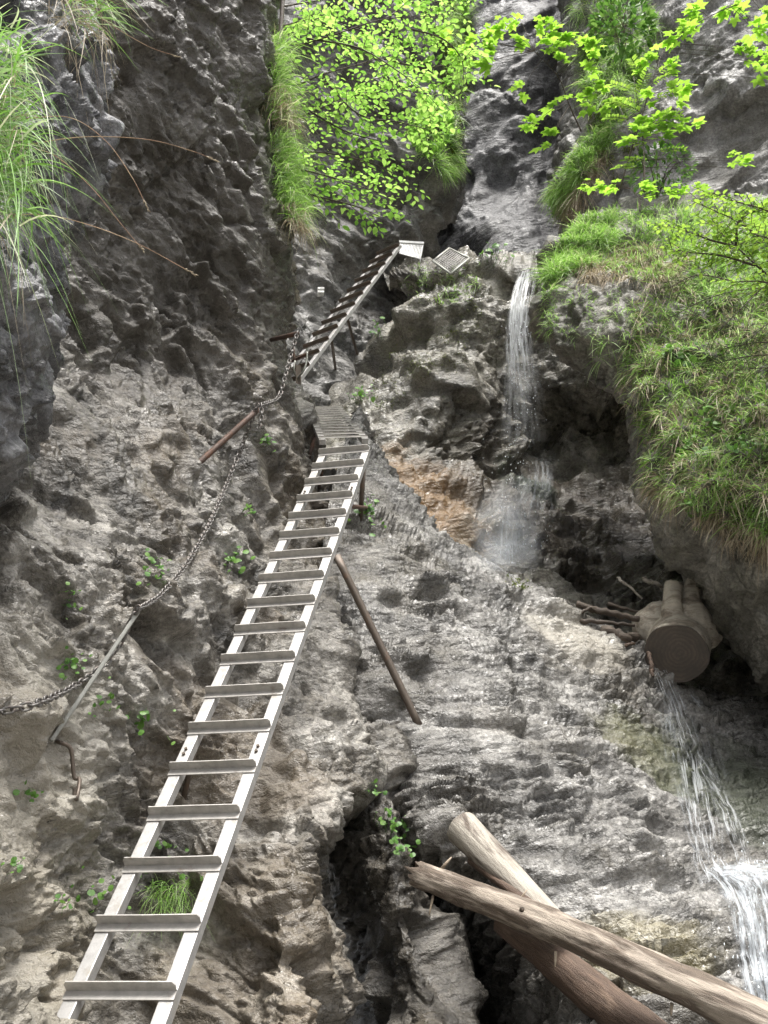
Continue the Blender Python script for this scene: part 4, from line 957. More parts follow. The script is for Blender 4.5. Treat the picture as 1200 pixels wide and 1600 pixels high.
# ------------------------------------------------------------------ plants
def leaf_mat(name, stops, trans=0.5, rough=0.45, tr_gain=1.25):
    m, nd, lk, out = new_mat(name)
    g = nd.new('ShaderNodeNewGeometry'); oi = nd.new('ShaderNodeObjectInfo')
    r_ = math_n(nd, lk, 'ADD', g.outputs['Random Per Island'], oi.outputs['Random']); r_ = math_n(nd, lk, 'FRACT', r_, 0)
    rp = ramp(nd, stops); lk.new(r_, rp.inputs['Fac'])
    b = nd.new('ShaderNodeBsdfPrincipled'); lk.new(rp.outputs['Color'], b.inputs['Base Color']); b.inputs['Roughness'].default_value = rough; b.inputs['Specular IOR Level'].default_value = 0.35
    sc = nd.new('ShaderNodeVectorMath'); sc.operation = 'MULTIPLY'; sc.inputs[1].default_value = (tr_gain * 1.0, tr_gain, tr_gain * 0.8); lk.new(rp.outputs['Color'], sc.inputs[0])
    t = nd.new('ShaderNodeBsdfTranslucent'); lk.new(sc.outputs[0], t.inputs['Color'])
    mx = nd.new('ShaderNodeMixShader'); mx.inputs[0].default_value = trans
    lk.new(b.outputs[0], mx.inputs[1]); lk.new(t.outputs[0], mx.inputs[2]); lk.new(mx.outputs[0], out.inputs['Surface']); return m
m_grass = leaf_mat('grass_green', [(0.0, (0.17, 0.33, 0.06)), (0.45, (0.28, 0.47, 0.11)), (0.75, (0.38, 0.55, 0.23)), (0.92, (0.50, 0.60, 0.36)), (1.0, (0.56, 0.53, 0.38))], 0.45)
m_neargrass = leaf_mat('near_grass', [(0.0, (0.16, 0.32, 0.06)), (0.5, (0.25, 0.44, 0.13)), (0.8, (0.36, 0.50, 0.28)), (1.0, (0.55, 0.56, 0.44))], 0.4)
m_dry = leaf_mat('dry_grass', [(0.0, (0.24, 0.185, 0.13)), (0.5, (0.40, 0.33, 0.23)), (1.0, (0.55, 0.48, 0.36))], 0.25, tr_gain=1.0)
m_beech = leaf_mat('beech_leaf', [(0.0, (0.13, 0.27, 0.05)), (0.4, (0.24, 0.43, 0.09)), (1.0, (0.38, 0.57, 0.17))], 0.55, tr_gain=1.5)
m_maple = leaf_mat('maple_leaf', [(0.0, (0.19, 0.34, 0.045)), (0.5, (0.26, 0.45, 0.06)), (1.0, (0.34, 0.54, 0.09))], 0.55, tr_gain=1.5)
m_herb = leaf_mat('herb_leaf', [(0.0, (0.07, 0.17, 0.035)), (0.5, (0.11, 0.24, 0.045)), (1.0, (0.18, 0.32, 0.08))], 0.35)
m_shrub = leaf_mat('shrub_leaf', [(0.0, (0.14, 0.25, 0.045)), (0.5, (0.22, 0.36, 0.06)), (1.0, (0.32, 0.46, 0.09))], 0.5, tr_gain=1.4)
m_needle = leaf_mat('spruce_needle', [(0.0, (0.055, 0.11, 0.035)), (0.6, (0.10, 0.18, 0.05)), (1.0, (0.16, 0.20, 0.09))], 0.25)
m_moss = leaf_mat('moss', [(0.0, (0.07, 0.10, 0.02)), (0.6, (0.13, 0.17, 0.03)), (1.0, (0.20, 0.22, 0.05))], 0.2)
m_twig = wood_mat('twig_bark', (0.10, 0.075, 0.055), (0.2, 0.16, 0.12), 0.6, 6)
m_stalk = wood_mat('seed_stalk', (0.42, 0.24, 0.14), (0.5, 0.36, 0.22), 0.5, 3)

def nrm(a): return a / (np.linalg.norm(a, axis=-1)[..., None] + 1e-9)
def blades(name, roots, dirs, length, width, droop, mat, label=None, kind='stuff', segs=5, cat=None):
    """grass: one ribbon for each root, leaving along dirs and bending down under its weight"""
    n = len(roots); L = np.asarray(length)[:, None]; W = np.asarray(width)[:, None]; dr = np.asarray(droop)[:, None]
    dirs = nrm(dirs); rnd = RNG.normal(size=(n, 3)); side = nrm(np.cross(dirs, rnd))
    curl = RNG.normal(size=(n, 3)) * 0.16
    V = np.zeros((n, segs + 1, 2, 3), np.float32)
    for i in range(segs + 1):
        t = i / segs
        c = roots + L * (dirs * t + curl * t * t + np.array([0, 0, -1.0]) * dr * t * t)
        w = W * (1 - t ** 1.8) * (0.7 + 0.6 * t if t < 0.5 else 1) + 0.0004
        V[:, i, 0] = c - side * w * 0.5; V[:, i, 1] = c + side * w * 0.5
    base = (np.arange(n) * (segs + 1) * 2)[:, None, None]
    i = np.arange(segs)[None, :, None] * 2
    F = (base + i + np.array([0, 1, 3, 2])[None, None, :]).reshape(-1, 4)
    o = mesh_np(name, V.reshape(-1, 3), F, mat)
    if label: tag(o, label, cat, None, kind)
    return o
def in_poly(poly, x, y):
    ok = np.zeros(len(x), bool); n = len(poly)
    for i in range(n):
        (x1, y1), (x2, y2) = poly[i], poly[(i + 1) % n]
        c = ((y1 > y) != (y2 > y)) & (x < (x2 - x1) * (y - y1) / (y2 - y1 + 1e-9) + x1); ok ^= c
    return ok
def sample(poly, n, own=None, clump=0.0, cscale=28.0, seed=0):
    xs = [p[0] for p in poly]; ys = [p[1] for p in poly]; out = []
    x = RNG.uniform(min(xs), max(xs), n * 6); y = RNG.uniform(min(ys), max(ys), n * 6)
    k = in_poly(poly, x, y)
    if clump:
        g = gnoise(np.stack([x / cscale, y / cscale, x * 0 + seed], 1), 5 + seed); k &= (g + RNG.uniform(-0.25, 0.25, len(x)) > -0.35 + clump)
    x, y = x[k][:n], y[k][:n]
    p, nn, ow = hits(x, y)
    if own: 
        m = np.isin(ow, own); p, nn, x, y = p[m], nn[m], x[m], y[m]
    # spread within the cell
    d = np.linalg.norm(p - np.array([0, 0, CAMZ]), axis=1)[:, None]
    p = p + RNG.uniform(-0.5, 0.5, p.shape) * CELL / FPX * d
    return p, nn, x, y
UPV = np.array([0, 0, 1.0])
def turf(name, poly, n, label, mat, lo, hi, wid, own=None, droop=(0.5, 1.1), up=0.7, out=0.8, jit=0.45, clump=0.0, seed=0, cscale=28.0):
    p, nn, x, y = sample(poly, n, own, clump, cscale, seed); m = len(p)
    tf = np.stack([gnoise(np.stack([x / 20, y / 20, x * 0 + 7.7 * c], 1), 31 + c) for c in range(3)], 1)      # tufts lean together
    d = nn * out + UPV * up + RNG.normal(size=(m, 3)) * jit + tf * 1.1
    L = RNG.uniform(lo, hi, m) * (0.7 + 0.6 * np.clip(gnoise(np.stack([x / 40, y / 40, x * 0], 1), 3) + 0.5, 0, 1))
    return blades(name, p - nn * 0.02, d, L, RNG.uniform(wid * 0.6, wid * 1.3, m), RNG.uniform(*droop, m), mat, label)
RB = ['rock_boulder_right']
PG_TOP = [(850, 470), (862, 402), (905, 345), (1000, 326), (1330, 305), (1330, 470), (1060, 455), (985, 432), (930, 418), (885, 425)]
PG_MAIN = [(985, 470), (1060, 440), (1330, 440), (1330, 870), (1160, 838), (1110, 800), (1060, 790), (1012, 768), (1000, 700), (998, 655), (965, 600), (975, 545), (990, 510)]
turf('grass', PG_TOP, 12500, 'bright green grass on the crest of the right boulder', m_grass, 0.10, 0.24, 0.010, RB, (0.4, 1.0), seed=1)
turf('grass', PG_MAIN, 17500, 'long mixed green grass hanging over the side of the right boulder', m_grass, 0.08, 0.21, 0.010, RB, (0.35, 0.85), seed=2, jit=0.6)
turf('dry_grass', PG_MAIN, 6000, 'dry straw coloured grass hanging among the green on the right boulder', m_dry, 0.10, 0.24, 0.008, RB, (0.6, 1.3), 0.3, 0.9, clump=0.25, seed=3, cscale=45.0)
turf('dry_grass', [(905, 400), (985, 378), (1080, 400), (1060, 450), (980, 435), (900, 440)], 2600, 'brown dry grass fringe under the crest of the right boulder', m_dry, 0.12, 0.26, 0.008, RB, (0.8, 1.4), 0.2, 0.9, clump=0.1, seed=4)
turf('dry_grass', [(1005, 740), (1060, 775), (1120, 800), (1215, 840), (1215, 865), (1150, 850), (1080, 805), (1008, 775)], 1500, 'straw fringe along the lower rim of the right boulder grass', m_dry, 0.06, 0.17, 0.007, RB, (0.7, 1.4), 0.1, 0.9, clump=0.15, seed=5)
turf('grass', [(845, 440), (866, 425), (872, 520), (850, 520)], 500, 'small grass fringe at the left rim of the right boulder', m_grass, 0.07, 0.16, 0.008, RB, (0.6, 1.2), seed=6)
turf('grass', [(880, 440), (990, 450), (985, 560), (930, 570), (870, 520)], 420, 'scattered thin grass on the bare part of the right boulder', m_grass, 0.08, 0.2, 0.008, RB, clump=0.4, seed=7)
turf('grass', [(848, 440), (860, 398), (905, 340), (965, 322), (955, 395), (895, 425)], 3600, 'fresh grass on the left shoulder of the right boulder crest', m_grass, 0.14, 0.28, 0.010, RB, (0.5, 1.1), seed=18)
# ledge on the right wall
PL = [(858, 300), (885, 255), (925, 200), (958, 190), (955, 225), (915, 275), (880, 345), (862, 325)]
turf('grass', PL, 3600, 'grass strip on the slanting ledge left of the maple saplings', m_grass, 0.14, 0.32, 0.014, None, (0.5, 1.1), seed=8)
turf('dry_grass', [(872, 320), (905, 285), (935, 235), (950, 240), (920, 300), (885, 350)], 1100, 'dry grass under the slanting ledge of the right wall', m_dry, 0.14, 0.3, 0.011, None, (0.9, 1.5), 0.1, seed=9)
turf('grass', [(895, 0), (1010, 0), (1040, 60), (1000, 130), (950, 200), (915, 150), (895, 60)], 2800, 'grass and moss hanging down the upper right wall', m_grass, 0.16, 0.4, 0.012, None, (0.9, 1.7), clump=0.1, seed=10)
turf('grass', [(905, 60), (1000, 70), (1010, 150), (960, 215), (920, 190)], 2200, 'bright hanging grass between the maple saplings on the upper right wall', m_grass, 0.2, 0.42, 0.014, None, (0.7, 1.4), clump=0.05, seed=20)
turf('moss', [(905, -10), (990, -10), (985, 60), (950, 120), (935, 260), (1000, 210), (960, 300), (920, 200)], 5200, 'yellow green moss on the upper right wall', m_moss, 0.03, 0.09, 0.02, None, (0.3, 0.7), clump=0.35, seed=11)
turf('moss', [(690, 60), (740, 40), (735, 130), (715, 220), (700, 260), (695, 150)], 1800, 'moss strip on the edge of the upper left cliff', m_moss, 0.05, 0.14, 0.025, None, (0.3, 0.8), seed=12)
turf('grass', [(655, 170), (690, 150), (712, 200), (718, 275), (690, 270), (655, 235), (640, 200)], 2600, 'hanging grass tuft on the right shoulder of the upper left cliff', m_grass, 0.15, 0.32, 0.014, None, (0.6, 1.2), seed=13)
turf('grass', [(690, 0), (745, 0), (735, 60), (712, 200), (695, 150)], 1500, 'grass along the edge of the upper left cliff near the top', m_grass, 0.2, 0.45, 0.014, None, (0.8, 1.5), seed=14)
turf('grass', [(640, 415), (760, 415), (740, 470), (690, 480), (630, 460)], 700, 'sparse grass on the top of the waterfall rock', m_grass, 0.06, 0.18, 0.010, ['cliff_waterfall'], clump=0.35, seed=15)
turf('moss', [(620, 430), (760, 425), (740, 560), (600, 640), (560, 640), (620, 520)], 3500, 'thin moss on the waterfall rock', m_moss, 0.015, 0.04, 0.014, ['cliff_waterfall'], clump=0.45, seed=16)
turf('moss', [(790, 895), (820, 905), (832, 918), (800, 912)], 700, 'moss on the rim of the slab by the pool', m_moss, 0.02, 0.05, 0.012, ['rock_slab'], seed=17)

# grass on the edge of the left cliff
def edge_grass(n, ylo, yhi, mat, label, name, lo, hi, droop, xoff=0):
    t = RNG.uniform(0, 1, n); py = ylo + (yhi - ylo) * t
    px = np.interp(py, [0, 150, 300, 400], [420, 418, 420, 440]) + RNG.normal(0, 9, n) + xoff + np.interp(py, [0, 300, 400], [8, 24, 36])
    P = np.array([at(a, b, 7.9 + RNG.normal(0, 0.18)) for a, b in zip(px, py)])
    d = np.array([0.55, -0.25, 0.75]) + RNG.normal(size=(n, 3)) * 0.38
    return blades(name, P, d, RNG.uniform(lo, hi, n), RNG.uniform(0.005, 0.011, n), RNG.uniform(*droop, n), mat, label)
edge_grass(900, 60, 190, m_grass, 'upper grass fringe on the edge of the left cliff', 'grass', 0.2, 0.45, (0.7, 1.4))
edge_grass(1500, 210, 345, m_grass, 'lower grass fringe on the edge of the left cliff', 'grass', 0.2, 0.42, (0.8, 1.6))
edge_grass(380, 140, 200, m_dry, 'dry grass hanging between the two fringes on the left cliff', 'dry_grass', 0.2, 0.4, (1.4, 2.2))
edge_grass(380, 320, 365, m_dry, 'dry grass under the lower fringe of the left cliff', 'dry_grass', 0.15, 0.3, (1.4, 2.2))

# near grass at the left edge
def near_tuft(name, n, xr, yr, Yr, d0, lo, hi, droop, mat, label, wid=0.0045, jit=0.35):
    px = RNG.uniform(*xr, n); py = RNG.uniform(*yr, n); P = np.array([at(a, b, RNG.uniform(*Yr)) for a, b in zip(px, py)])
    d = np.array(d0) + RNG.normal(size=(n, 3)) * jit
    return blades(name, P, d, RNG.uniform(lo, hi, n), RNG.uniform(wid * 0.6, wid * 1.3, n), RNG.uniform(*droop, n), mat, label, segs=9)
near_tuft('grass', 520, (-110, 25), (40, 330), (2.45, 2.8), (0.75, -0.2, 0.35), 0.13, 0.30, (0.35, 1.3), m_neargrass, 'near green grass drooping over the dark rock at the left edge', 0.0075)
near_tuft('grass', 300, (-90, 35), (90, 360), (2.45, 2.75), (0.5, -0.2, 0.4), 0.2, 0.4, (1.1, 1.8), m_neargrass, 'long near grass blades hanging down at the left edge', 0.0075)
near_tuft('dry_grass', 90, (-80, 25), (120, 360), (2.45, 2.75), (0.5, -0.2, 0.2), 0.2, 0.36, (1.0, 1.8), m_dry, 'dry blades among the near grass at the left edge', 0.005)
near_tuft('grass', 130, (90, 165), (-40, 40), (3.1, 3.3), (0.75, -0.2, 0.1), 0.12, 0.3, (0.3, 1.0), m_neargrass, 'green grass tuft hanging from the rock near the top left corner', 0.007)
near_tuft('dry_grass', 170, (75, 165), (-30, 60), (3.05, 3.25), (0.25, -0.2, -0.3), 0.12, 0.26, (0.6, 1.4), m_dry, 'dry brown roots and blades under the top left grass tuft', 0.0035)
# seed stalks
def seed_stalk(pts, Y, label):
    P = catmull([at(x, y, Y + 0.03 * k) for k, (x, y) in enumerate(pts)], 8)
    root = thing('seed_stalk', P[0], label, 'grass stalk')
    n = len(P); under(tube('stem', P, [0.0016 - 0.0006 * k / n for k in range(n)], m_stalk, 5), root)
    e = P[-1]; t = (P[-1] - P[-3]).normalized()
    V, F = [], []
    for k in range(11):
        c = e + t * (0.004 * (k - 3)); sd_ = Vector((random.uniform(-1, 1), random.uniform(-1, 1), random.uniform(-1, 1))).normalized()
        v, f = tube_data([c, c + (t + sd_ * 0.5) * 0.006, c + (t + sd_ * 0.45) * 0.013], [0.0008, 0.0022, 0.0003], 5); n0 = len(V)
        V += v; F += [tuple(i + n0 for i in q) for q in f]
    under(mesh_py('seed_head', V, F, m_dry, None, True), root)
seed_stalk([(30, 228), (130, 214), (230, 218), (300, 236), (326, 246)], 2.6, 'reddish seed stalk arching furthest right and level from the near grass')
seed_stalk([(20, 230), (80, 240), (140, 290), (185, 345), (216, 382)], 2.62, 'straw seed stalk slanting down right across the middle of the near grass')
seed_stalk([(15, 335), (80, 337), (150, 355), (220, 383), (292, 422)], 2.6, 'lowest straw seed stalk reaching out from the near grass')
seed_stalk([(40, 185), (110, 184), (165, 220), (205, 275), (226, 316)], 2.65, 'thin straw seed stalk curving steeply down behind the reddish one')
seed_stalk([(160, 30), (195, 52), (235, 74), (270, 86)], 3.1, 'short straw seed stalk below the top left grass tuft')

# broad leaves
def leaf_data(L, W, fold=0.12):
    """a simple pointed leaf along +y, folded on its middle"""
    z = fold * W
    V = [(0, 0, 0), (-W * .38, L * .25, z), (0, L * .28, 0), (W * .38, L * .25, z), (-W * .5, L * .55, z), (0, L * .58, -.01 * L), (W * .5, L * .55, z), (-W * .28, L * .82, z * .5), (0, L * .85, -.03 * L), (W * .28, L * .82, z * .5), (0, L, -.07 * L)]
    F = [(0, 2, 1), (0, 3, 2), (1, 2, 5, 4), (2, 3, 6, 5), (4, 5, 8, 7), (5, 6, 9, 8), (7, 8, 10), (8, 9, 10)]
    return V, F
def maple_data(S):
    out = []; lob = [(-150, .30), (-118, .62), (-95, .42), (-62, .88), (-38, .50), (-16, .78), (0, 1.0), (16, .78), (38, .50), (62, .88), (95, .42), (118, .62), (150, .30)]
    V = [(0, 0, 0)]
    for a, r in lob:
        a = math.radians(a); V.append((math.sin(a) * r * S * .55, math.cos(a) * r * S * .55, -0.09 * S * r * r))
    V.append((0, S * 0.0, 0.0))
    F = [(0, i, i + 1) for i in range(1, 13)]
    return V[:14], F
def round_data(S):
    V = [(0, 0, 0)] + [(math.sin(a) * S * .5, math.cos(a) * S * .5 + S * .3, -0.08 * S * abs(math.sin(a))) for a in [math.radians(d) for d in range(-165, 166, 33)]]
    return V, [(0, i, i + 1) for i in range(1, len(V) - 1)]
def as_mesh(name, VF, mat):
    me = bpy.data.meshes.new(name); me.from_pydata([tuple(v) for v in VF[0]], [], VF[1]); me.materials.append(mat); me.update(); return me
def leaf_matrix(p, direction, up, s):
    y = direction.normalized(); x = y.cross(up).normalized(); z = x.cross(y)
    return Matrix(((x.x * s, y.x * s, z.x * s, p.x), (x.y * s, y.y * s, z.y * s, p.y), (x.z * s, y.z * s, z.z * s, p.z), (0, 0, 0, 1)))
def put_leaves(root, me, mats, limit=300, name='leaf'):
    """the first `limit` leaves as parts, the rest joined"""
    for M in mats[:limit]:
        o = bpy.data.objects.new(name, me); C.objects.link(o); o.matrix_basis = M; under(o, root)
    rest = mats[limit:]
    if rest:
        V, F = [], []
        bv = [v.co.copy() for v in me.vertices]; bf = [tuple(p.vertices) for p in me.polygons]
        for M in rest:
            n = len(V); V += [M @ v for v in bv]; F += [tuple(i + n for i in f) for f in bf]
        o = mesh_py('foliage', V, F, me.materials[0]); under(o, root); o['kind'] = 'stuff'
lr = random.Random(21)
def rv(s=1.0): return Vector((lr.gauss(0, s), lr.gauss(0, s), lr.gauss(0, s)))
def sprays(root, paths, me, twig_len, leaf_step, size, every=0.16, tw_r=0.004, br_r=0.012, flat=0.28, hang=0.12, limit=300):
    mats = []
    for pts in paths:
        P = catmull([at(*q) for q in pts], 10); n = len(P)
        under(tube('branch', P, [br_r * (1 - 0.75 * k / n) for k in range(n)], m_twig, 6), root)
        acc = 0
        for k in range(2, n):
            acc += (P[k] - P[k - 1]).length
            if acc < every and k < n - 1: continue
            acc = 0; t = (P[k] - P[k - 1]).normalized()
            for sgn in ((-1, 1) if k < n - 1 else (0,)):
                sd_ = t.cross(Vector((0, 0, 1))).normalized() * sgn
                d = (t * 0.8 + sd_ * 0.9 + rv(0.25)).normalized(); d.z *= 0.5; d.normalize()
                L = twig_len * lr.uniform(0.5, 1.2); m = max(2, int(L / leaf_step))
                tw = [P[k] + d * L * i / m + Vector((0, 0, -hang * L * (i / m) ** 2)) for i in range(m + 1)]
                under(tube('twig', tw, tw_r * 0.7, m_twig, 4), root)
                for i in range(1, m + 1):
                    s2 = 1 if i % 2 else -1; dd = (tw[i] - tw[i - 1]).normalized()
                    ld = (dd * (0.7 if i < m else 2) + dd.cross(Vector((0, 0, 1))) * s2 * 0.9 + rv(0.2) + Vector((0, 0, -0.12))).normalized()
                    up = (Vector((0, -0.25, 1)) + rv(flat)).normalized()
                    mats.append(leaf_matrix(tw[i], ld, up, size * lr.choice((0.5, 0.75, 0.95, 1.1, 1.3)) * lr.uniform(0.9, 1.1)))
    mats.sort(key=lambda M: -M.to_scale().x / M.translation.y)
    put_leaves(root, me, mats, limit); return len(mats)
ME_BEECH = as_mesh('leaf', leaf_data(1.0, 0.62), m_beech)
beech = thing('beech_tree', at(424, 250, 8.2), 'young beech tree with lime green leaves growing from the left cliff edge', 'tree')
under(tube('trunk', catmull([at(418, 330, 8.3), at(426, 250, 8.25), at(430, 150, 8.3), at(440, 30, 8.3), at(450, -150, 8.4)], 6), [0.045 - 0.001 * k for k in range(25)], m_twig, 8), beech)
nl = sprays(beech, [
    [(426, 240, 8.25), (500, 238, 8.2), (580, 255, 8.3), (640, 285, 8.4)],
    [(430, 150, 8.3), (500, 118, 8.2), (580, 95, 8.4), (665, 70, 8.6)],
    [(436, 80, 8.3), (520, 55, 8.0), (600, 30, 8.0), (690, 25, 8.2)],
    [(428, 200, 8.3), (520, 162, 8.6), (600, 140, 8.9), (690, 150, 9.0)],
    [(424, 290, 8.3), (500, 308, 8.2), (555, 322, 8.2), (592, 338, 8.3)],
    [(442, 10, 8.3), (500, 0, 8.6), (570, -15, 8.8), (660, -10, 8.9)],
    [(426, 255, 8.25), (500, 272, 8.0), (560, 290, 7.9), (612, 308, 7.9)],
    [(500, 118, 8.2), (560, 178, 8.0), (620, 190, 8.0), (668, 202, 8.2)],
    [(600, 92, 8.4), (660, 105, 8.5), (710, 98, 8.6), (740, 80, 8.7)],
    [(470, 165, 8.4), (540, 205, 8.2), (600, 222, 8.1)],
    [(480, 60, 8.2), (560, 75, 7.8), (620, 110, 7.7), (660, 140, 7.7)],
    [(440, 40, 8.3), (500, 30, 9.2), (580, 50, 9.4), (650, 45, 9.6)],
    [(530, 165, 8.6), (580, 125, 9.0), (640, 120, 9.2)],
    [(640, 45, 8.2), (690, 60, 8.3), (720, 90, 8.4), (725, 130, 8.4)],
    [(600, 30, 8.0), (660, 0, 8.2), (720, 20, 8.4)],
], ME_BEECH, 0.36, 0.042, 0.074, every=0.105)
print('beech leaves', nl)

ME_MAPLE = as_mesh('leaf', maple_data(1.0), m_maple)
def sapling(label, stem, clusters, size, name='maple_sapling', me=None, spread=1.0, r=0.012):
    root = thing(name, at(*stem[0]), label, 'sapling')
    P = catmull([at(*q) for q in stem], 10); n = len(P)
    under(tube('stem', P, [r * (1 - 0.7 * k / n) for k in range(n)], m_twig, 6), root)
    mats = []
    for (x, y, k, Y) in clusters:
        c = at(x, y, Y)
        # nearest place on the stem
        s0 = min(P, key=lambda q: (q - c).length)
        mid = s0.lerp(c, 0.55) + Vector((0, 0, 0.03))
        under(tube('twig', catmull([s0, mid, c], 5), [0.0055 * (1 - 0.05 * j) for j in range(11)], m_twig, 4), root)
        out = (c - s0); out.z = 0; out = out.normalized() if out.length > 1e-3 else Vector((1, 0, 0))
        for j in range(int(k * 1.8)):
            a = lr.uniform(-1.5, 1.5); d = Vector((out.x * math.cos(a) - out.y * math.sin(a), out.x * math.sin(a) + out.y * math.cos(a), lr.uniform(-0.25, 0.05)))
            pos = c + d * size * lr.uniform(0.1, 0.75) * spread + Vector((0, 0, lr.uniform(-0.04, 0.05)))
            mats.append(leaf_matrix(pos, d, (Vector((0, -0.45, 1)) + rv(0.22)).normalized(), size * lr.choice((0.45, 0.7, 0.9, 1.05, 1.25)) * lr.uniform(0.9, 1.1)))
    put_leaves(root, me or ME_MAPLE, mats, 300); return root
Ym = 10.6
sapling('maple sapling left of the grassy ledge with a wide flat crown of lime leaves', [(908, 205, 11.6), (890, 165, 11.2), (872, 120, 10.9), (835, 80, Ym)],
        [(722, 88, 5, Ym), (742, 66, 6, Ym), (768, 52, 8, Ym), (790, 38, 7, Ym), (812, 30, 6, Ym), (838, 40, 8, Ym), (858, 50, 8, Ym), (878, 62, 7, Ym), (862, 75, 6, Ym), (772, 78, 5, Ym), (768, 95, 4, Ym), (820, 62, 5, Ym), (842, 72, 5, Ym),
         (757, 100, 3, Ym), (912, 78, 6, Ym), (925, 74, 4, Ym), (819, 137, 4, 10.8), (868, 164, 4, 11), (898, 157, 3, 11), (832, 196, 4, 11), (846, 192, 3, 11), (862, 212, 4, 11), (857, 226, 3, 11), (912, 110, 5, 10.8), (700, 55, 4, Ym), (880, 95, 4, Ym)], 0.23)
sapling('maple sapling with a dark slanting stem above the right grass', [(968, 296, 10.4), (985, 240, 10.3), (1005, 175, 10.2), (1030, 95, 10.1), (1048, 60, 10.1)],
        [(1006, 100, 4, 10.1), (1022, 92, 5, 10.0), (1045, 102, 4, 10.0), (1012, 150, 3, 10), (1062, 135, 4, 9.9), (1150, 75, 5, 9.8), (1165, 88, 6, 9.8), (1182, 98, 5, 9.8), (1180, 122, 4, 9.8), (1195, 85, 4, 9.8), (1000, 205, 4, 10.1), (990, 222, 3, 10.1), (1080, 205, 2, 9.9), (1140, 247, 3, 9.8), (1155, 252, 4, 9.8), (1148, 262, 2, 9.8)], 0.21)
sapling('maple branch with large pale leaves hanging in at the top right corner', [(1290, -40, 9), (1200, -10, 9), (1120, 20, 9), (1060, 55, 9)],
        [(1060, 60, 6, 9), (1075, 40, 6, 9), (1092, 18, 6, 9), (1100, 28, 4, 9), (1068, 52, 4, 9), (1148, 25, 3, 9), (1140, 10, 4, 9), (1175, 45, 4, 9), (1165, 5, 4, 9), (1190, 20, 4, 9), (1185, 48, 3, 9)], 0.2)
sapling('maple sapling with lime leaves over the dark gap behind the grass crest', [(1006, 300, 10.2), (1004, 255, 10.2), (985, 205, 10.4), (960, 150, 10.7)],
        [(930, 145, 6, 10.8), (945, 132, 6, 10.8), (958, 150, 5, 10.8), (925, 165, 4, 10.8), (952, 165, 5, 10.8), (1010, 165, 3, 10.3), (1000, 196, 7, 10.2), (1012, 205, 6, 10.2), (1030, 196, 6, 10.2), (1040, 185, 5, 10.2), (1060, 192, 4, 10.2), (1045, 140, 5, 10.2), (1055, 152, 4, 10.2), (1000, 215, 4, 10.2), (1030, 215, 4, 10.2)], 0.2)
sapling('low maple seedling spreading level leaves just above the grass crest', [(1000, 330, 9.9), (998, 310, 9.9), (985, 295, 9.9)],
        [(925, 289, 4, 9.9), (945, 286, 4, 9.9), (965, 288, 4, 9.9), (955, 300, 3, 9.9), (1002, 288, 4, 9.9), (1015, 294, 4, 9.9), (1040, 296, 5, 9.9), (1060, 300, 4, 9.9), (1085, 295, 4, 9.9), (1100, 302, 4, 9.9)], 0.17)
# rowan with feather leaves
ME_LEAFLET = as_mesh('leaflet', leaf_data(1.0, 0.36), m_shrub)
rowan = thing('rowan_sapling', at(1008, 300, 10.1), 'rowan sapling with feather shaped leaves between the maples', 'sapling')
under(tube('stem', catmull([at(1008, 300, 10.1), at(1006, 240, 10.1), at(1000, 180, 10.2), at(990, 120, 10.3)], 8), [0.009 - 0.0002 * k for k in range(25)], m_twig, 6), rowan)
mats = []
for (x, y, a) in ((975, 130, 2.4), (990, 110, 1.8), (1005, 120, 1.0), (985, 150, 2.8), (1010, 140, 0.4), (990, 165, 2.2), (970, 175, 3.0), (1010, 170, 0.2), (1003, 185, 1.2), (985, 140, 1.5), (1000, 240, 3.0), (985, 250, 3.3), (1015, 225, 0.2), (1000, 215, 3.0), (975, 155, 2.6), (1015, 105, 1.2)):
    b = at(x + 12, y + 12, 10.2); d = Vector((math.cos(a), -0.3, 0.25 * math.sin(a))).normalized(); L = 0.34
    rc = [b + d * L * i / 8 + Vector((0, 0, -0.08 * (i / 8) ** 2)) for i in range(9)]
    under(tube('leaf_stalk', rc, 0.0025, m_twig, 4), rowan)
    for i in range(1, 9):
        for s2 in (-1, 1):
            sd_ = d.cross(Vector((0, -0.4, 1))).normalized() * s2
            mats.append(leaf_matrix(rc[i], (sd_ + d * 0.45 + rv(0.08)).normalized(), (Vector((0, -0.4, 1)) + rv(0.12)).normalized(), 0.105))
put_leaves(rowan, ME_LEAFLET, mats, 300, 'leaflet')

# shrub and spruce boughs over the right grass
ME_SHRUB = as_mesh('leaf', leaf_data(1.0, 0.6), m_shrub)
shrub = thing('hazel_shrub', at(1260, 470, 6.9), 'pale yellow green leafy shrub in front of the grass at the right edge', 'shrub')
nl = sprays(shrub, [
    [(1260, 470, 6.9), (1200, 430, 6.9), (1150, 385, 6.9), (1110, 350, 7.0)],
    [(1150, 385, 6.9), (1155, 345, 6.8), (1185, 330, 6.8), (1215, 320, 6.8)],
    [(1250, 420, 6.8), (1200, 380, 6.7), (1150, 345, 6.7), (1095, 320, 6.8)],
    [(1240, 360, 6.8), (1200, 330, 6.7), (1150, 315, 6.7), (1110, 305, 6.8)],
    [(1180, 415, 6.9), (1130, 400, 6.9), (1085, 395, 7.0), (1050, 390, 7.1)],
    [(1240, 400, 6.7), (1205, 375, 6.6), (1175, 365, 6.5)],
    [(1150, 385, 6.9), (1110, 375, 6.9), (1070, 360, 7.0), (1045, 352, 7.1)],
    [(1230, 450, 6.8), (1190, 440, 6.7), (1150, 440, 6.7)],
], ME_SHRUB, 0.19, 0.027, 0.052, every=0.05, limit=300)
print('shrub', nl)
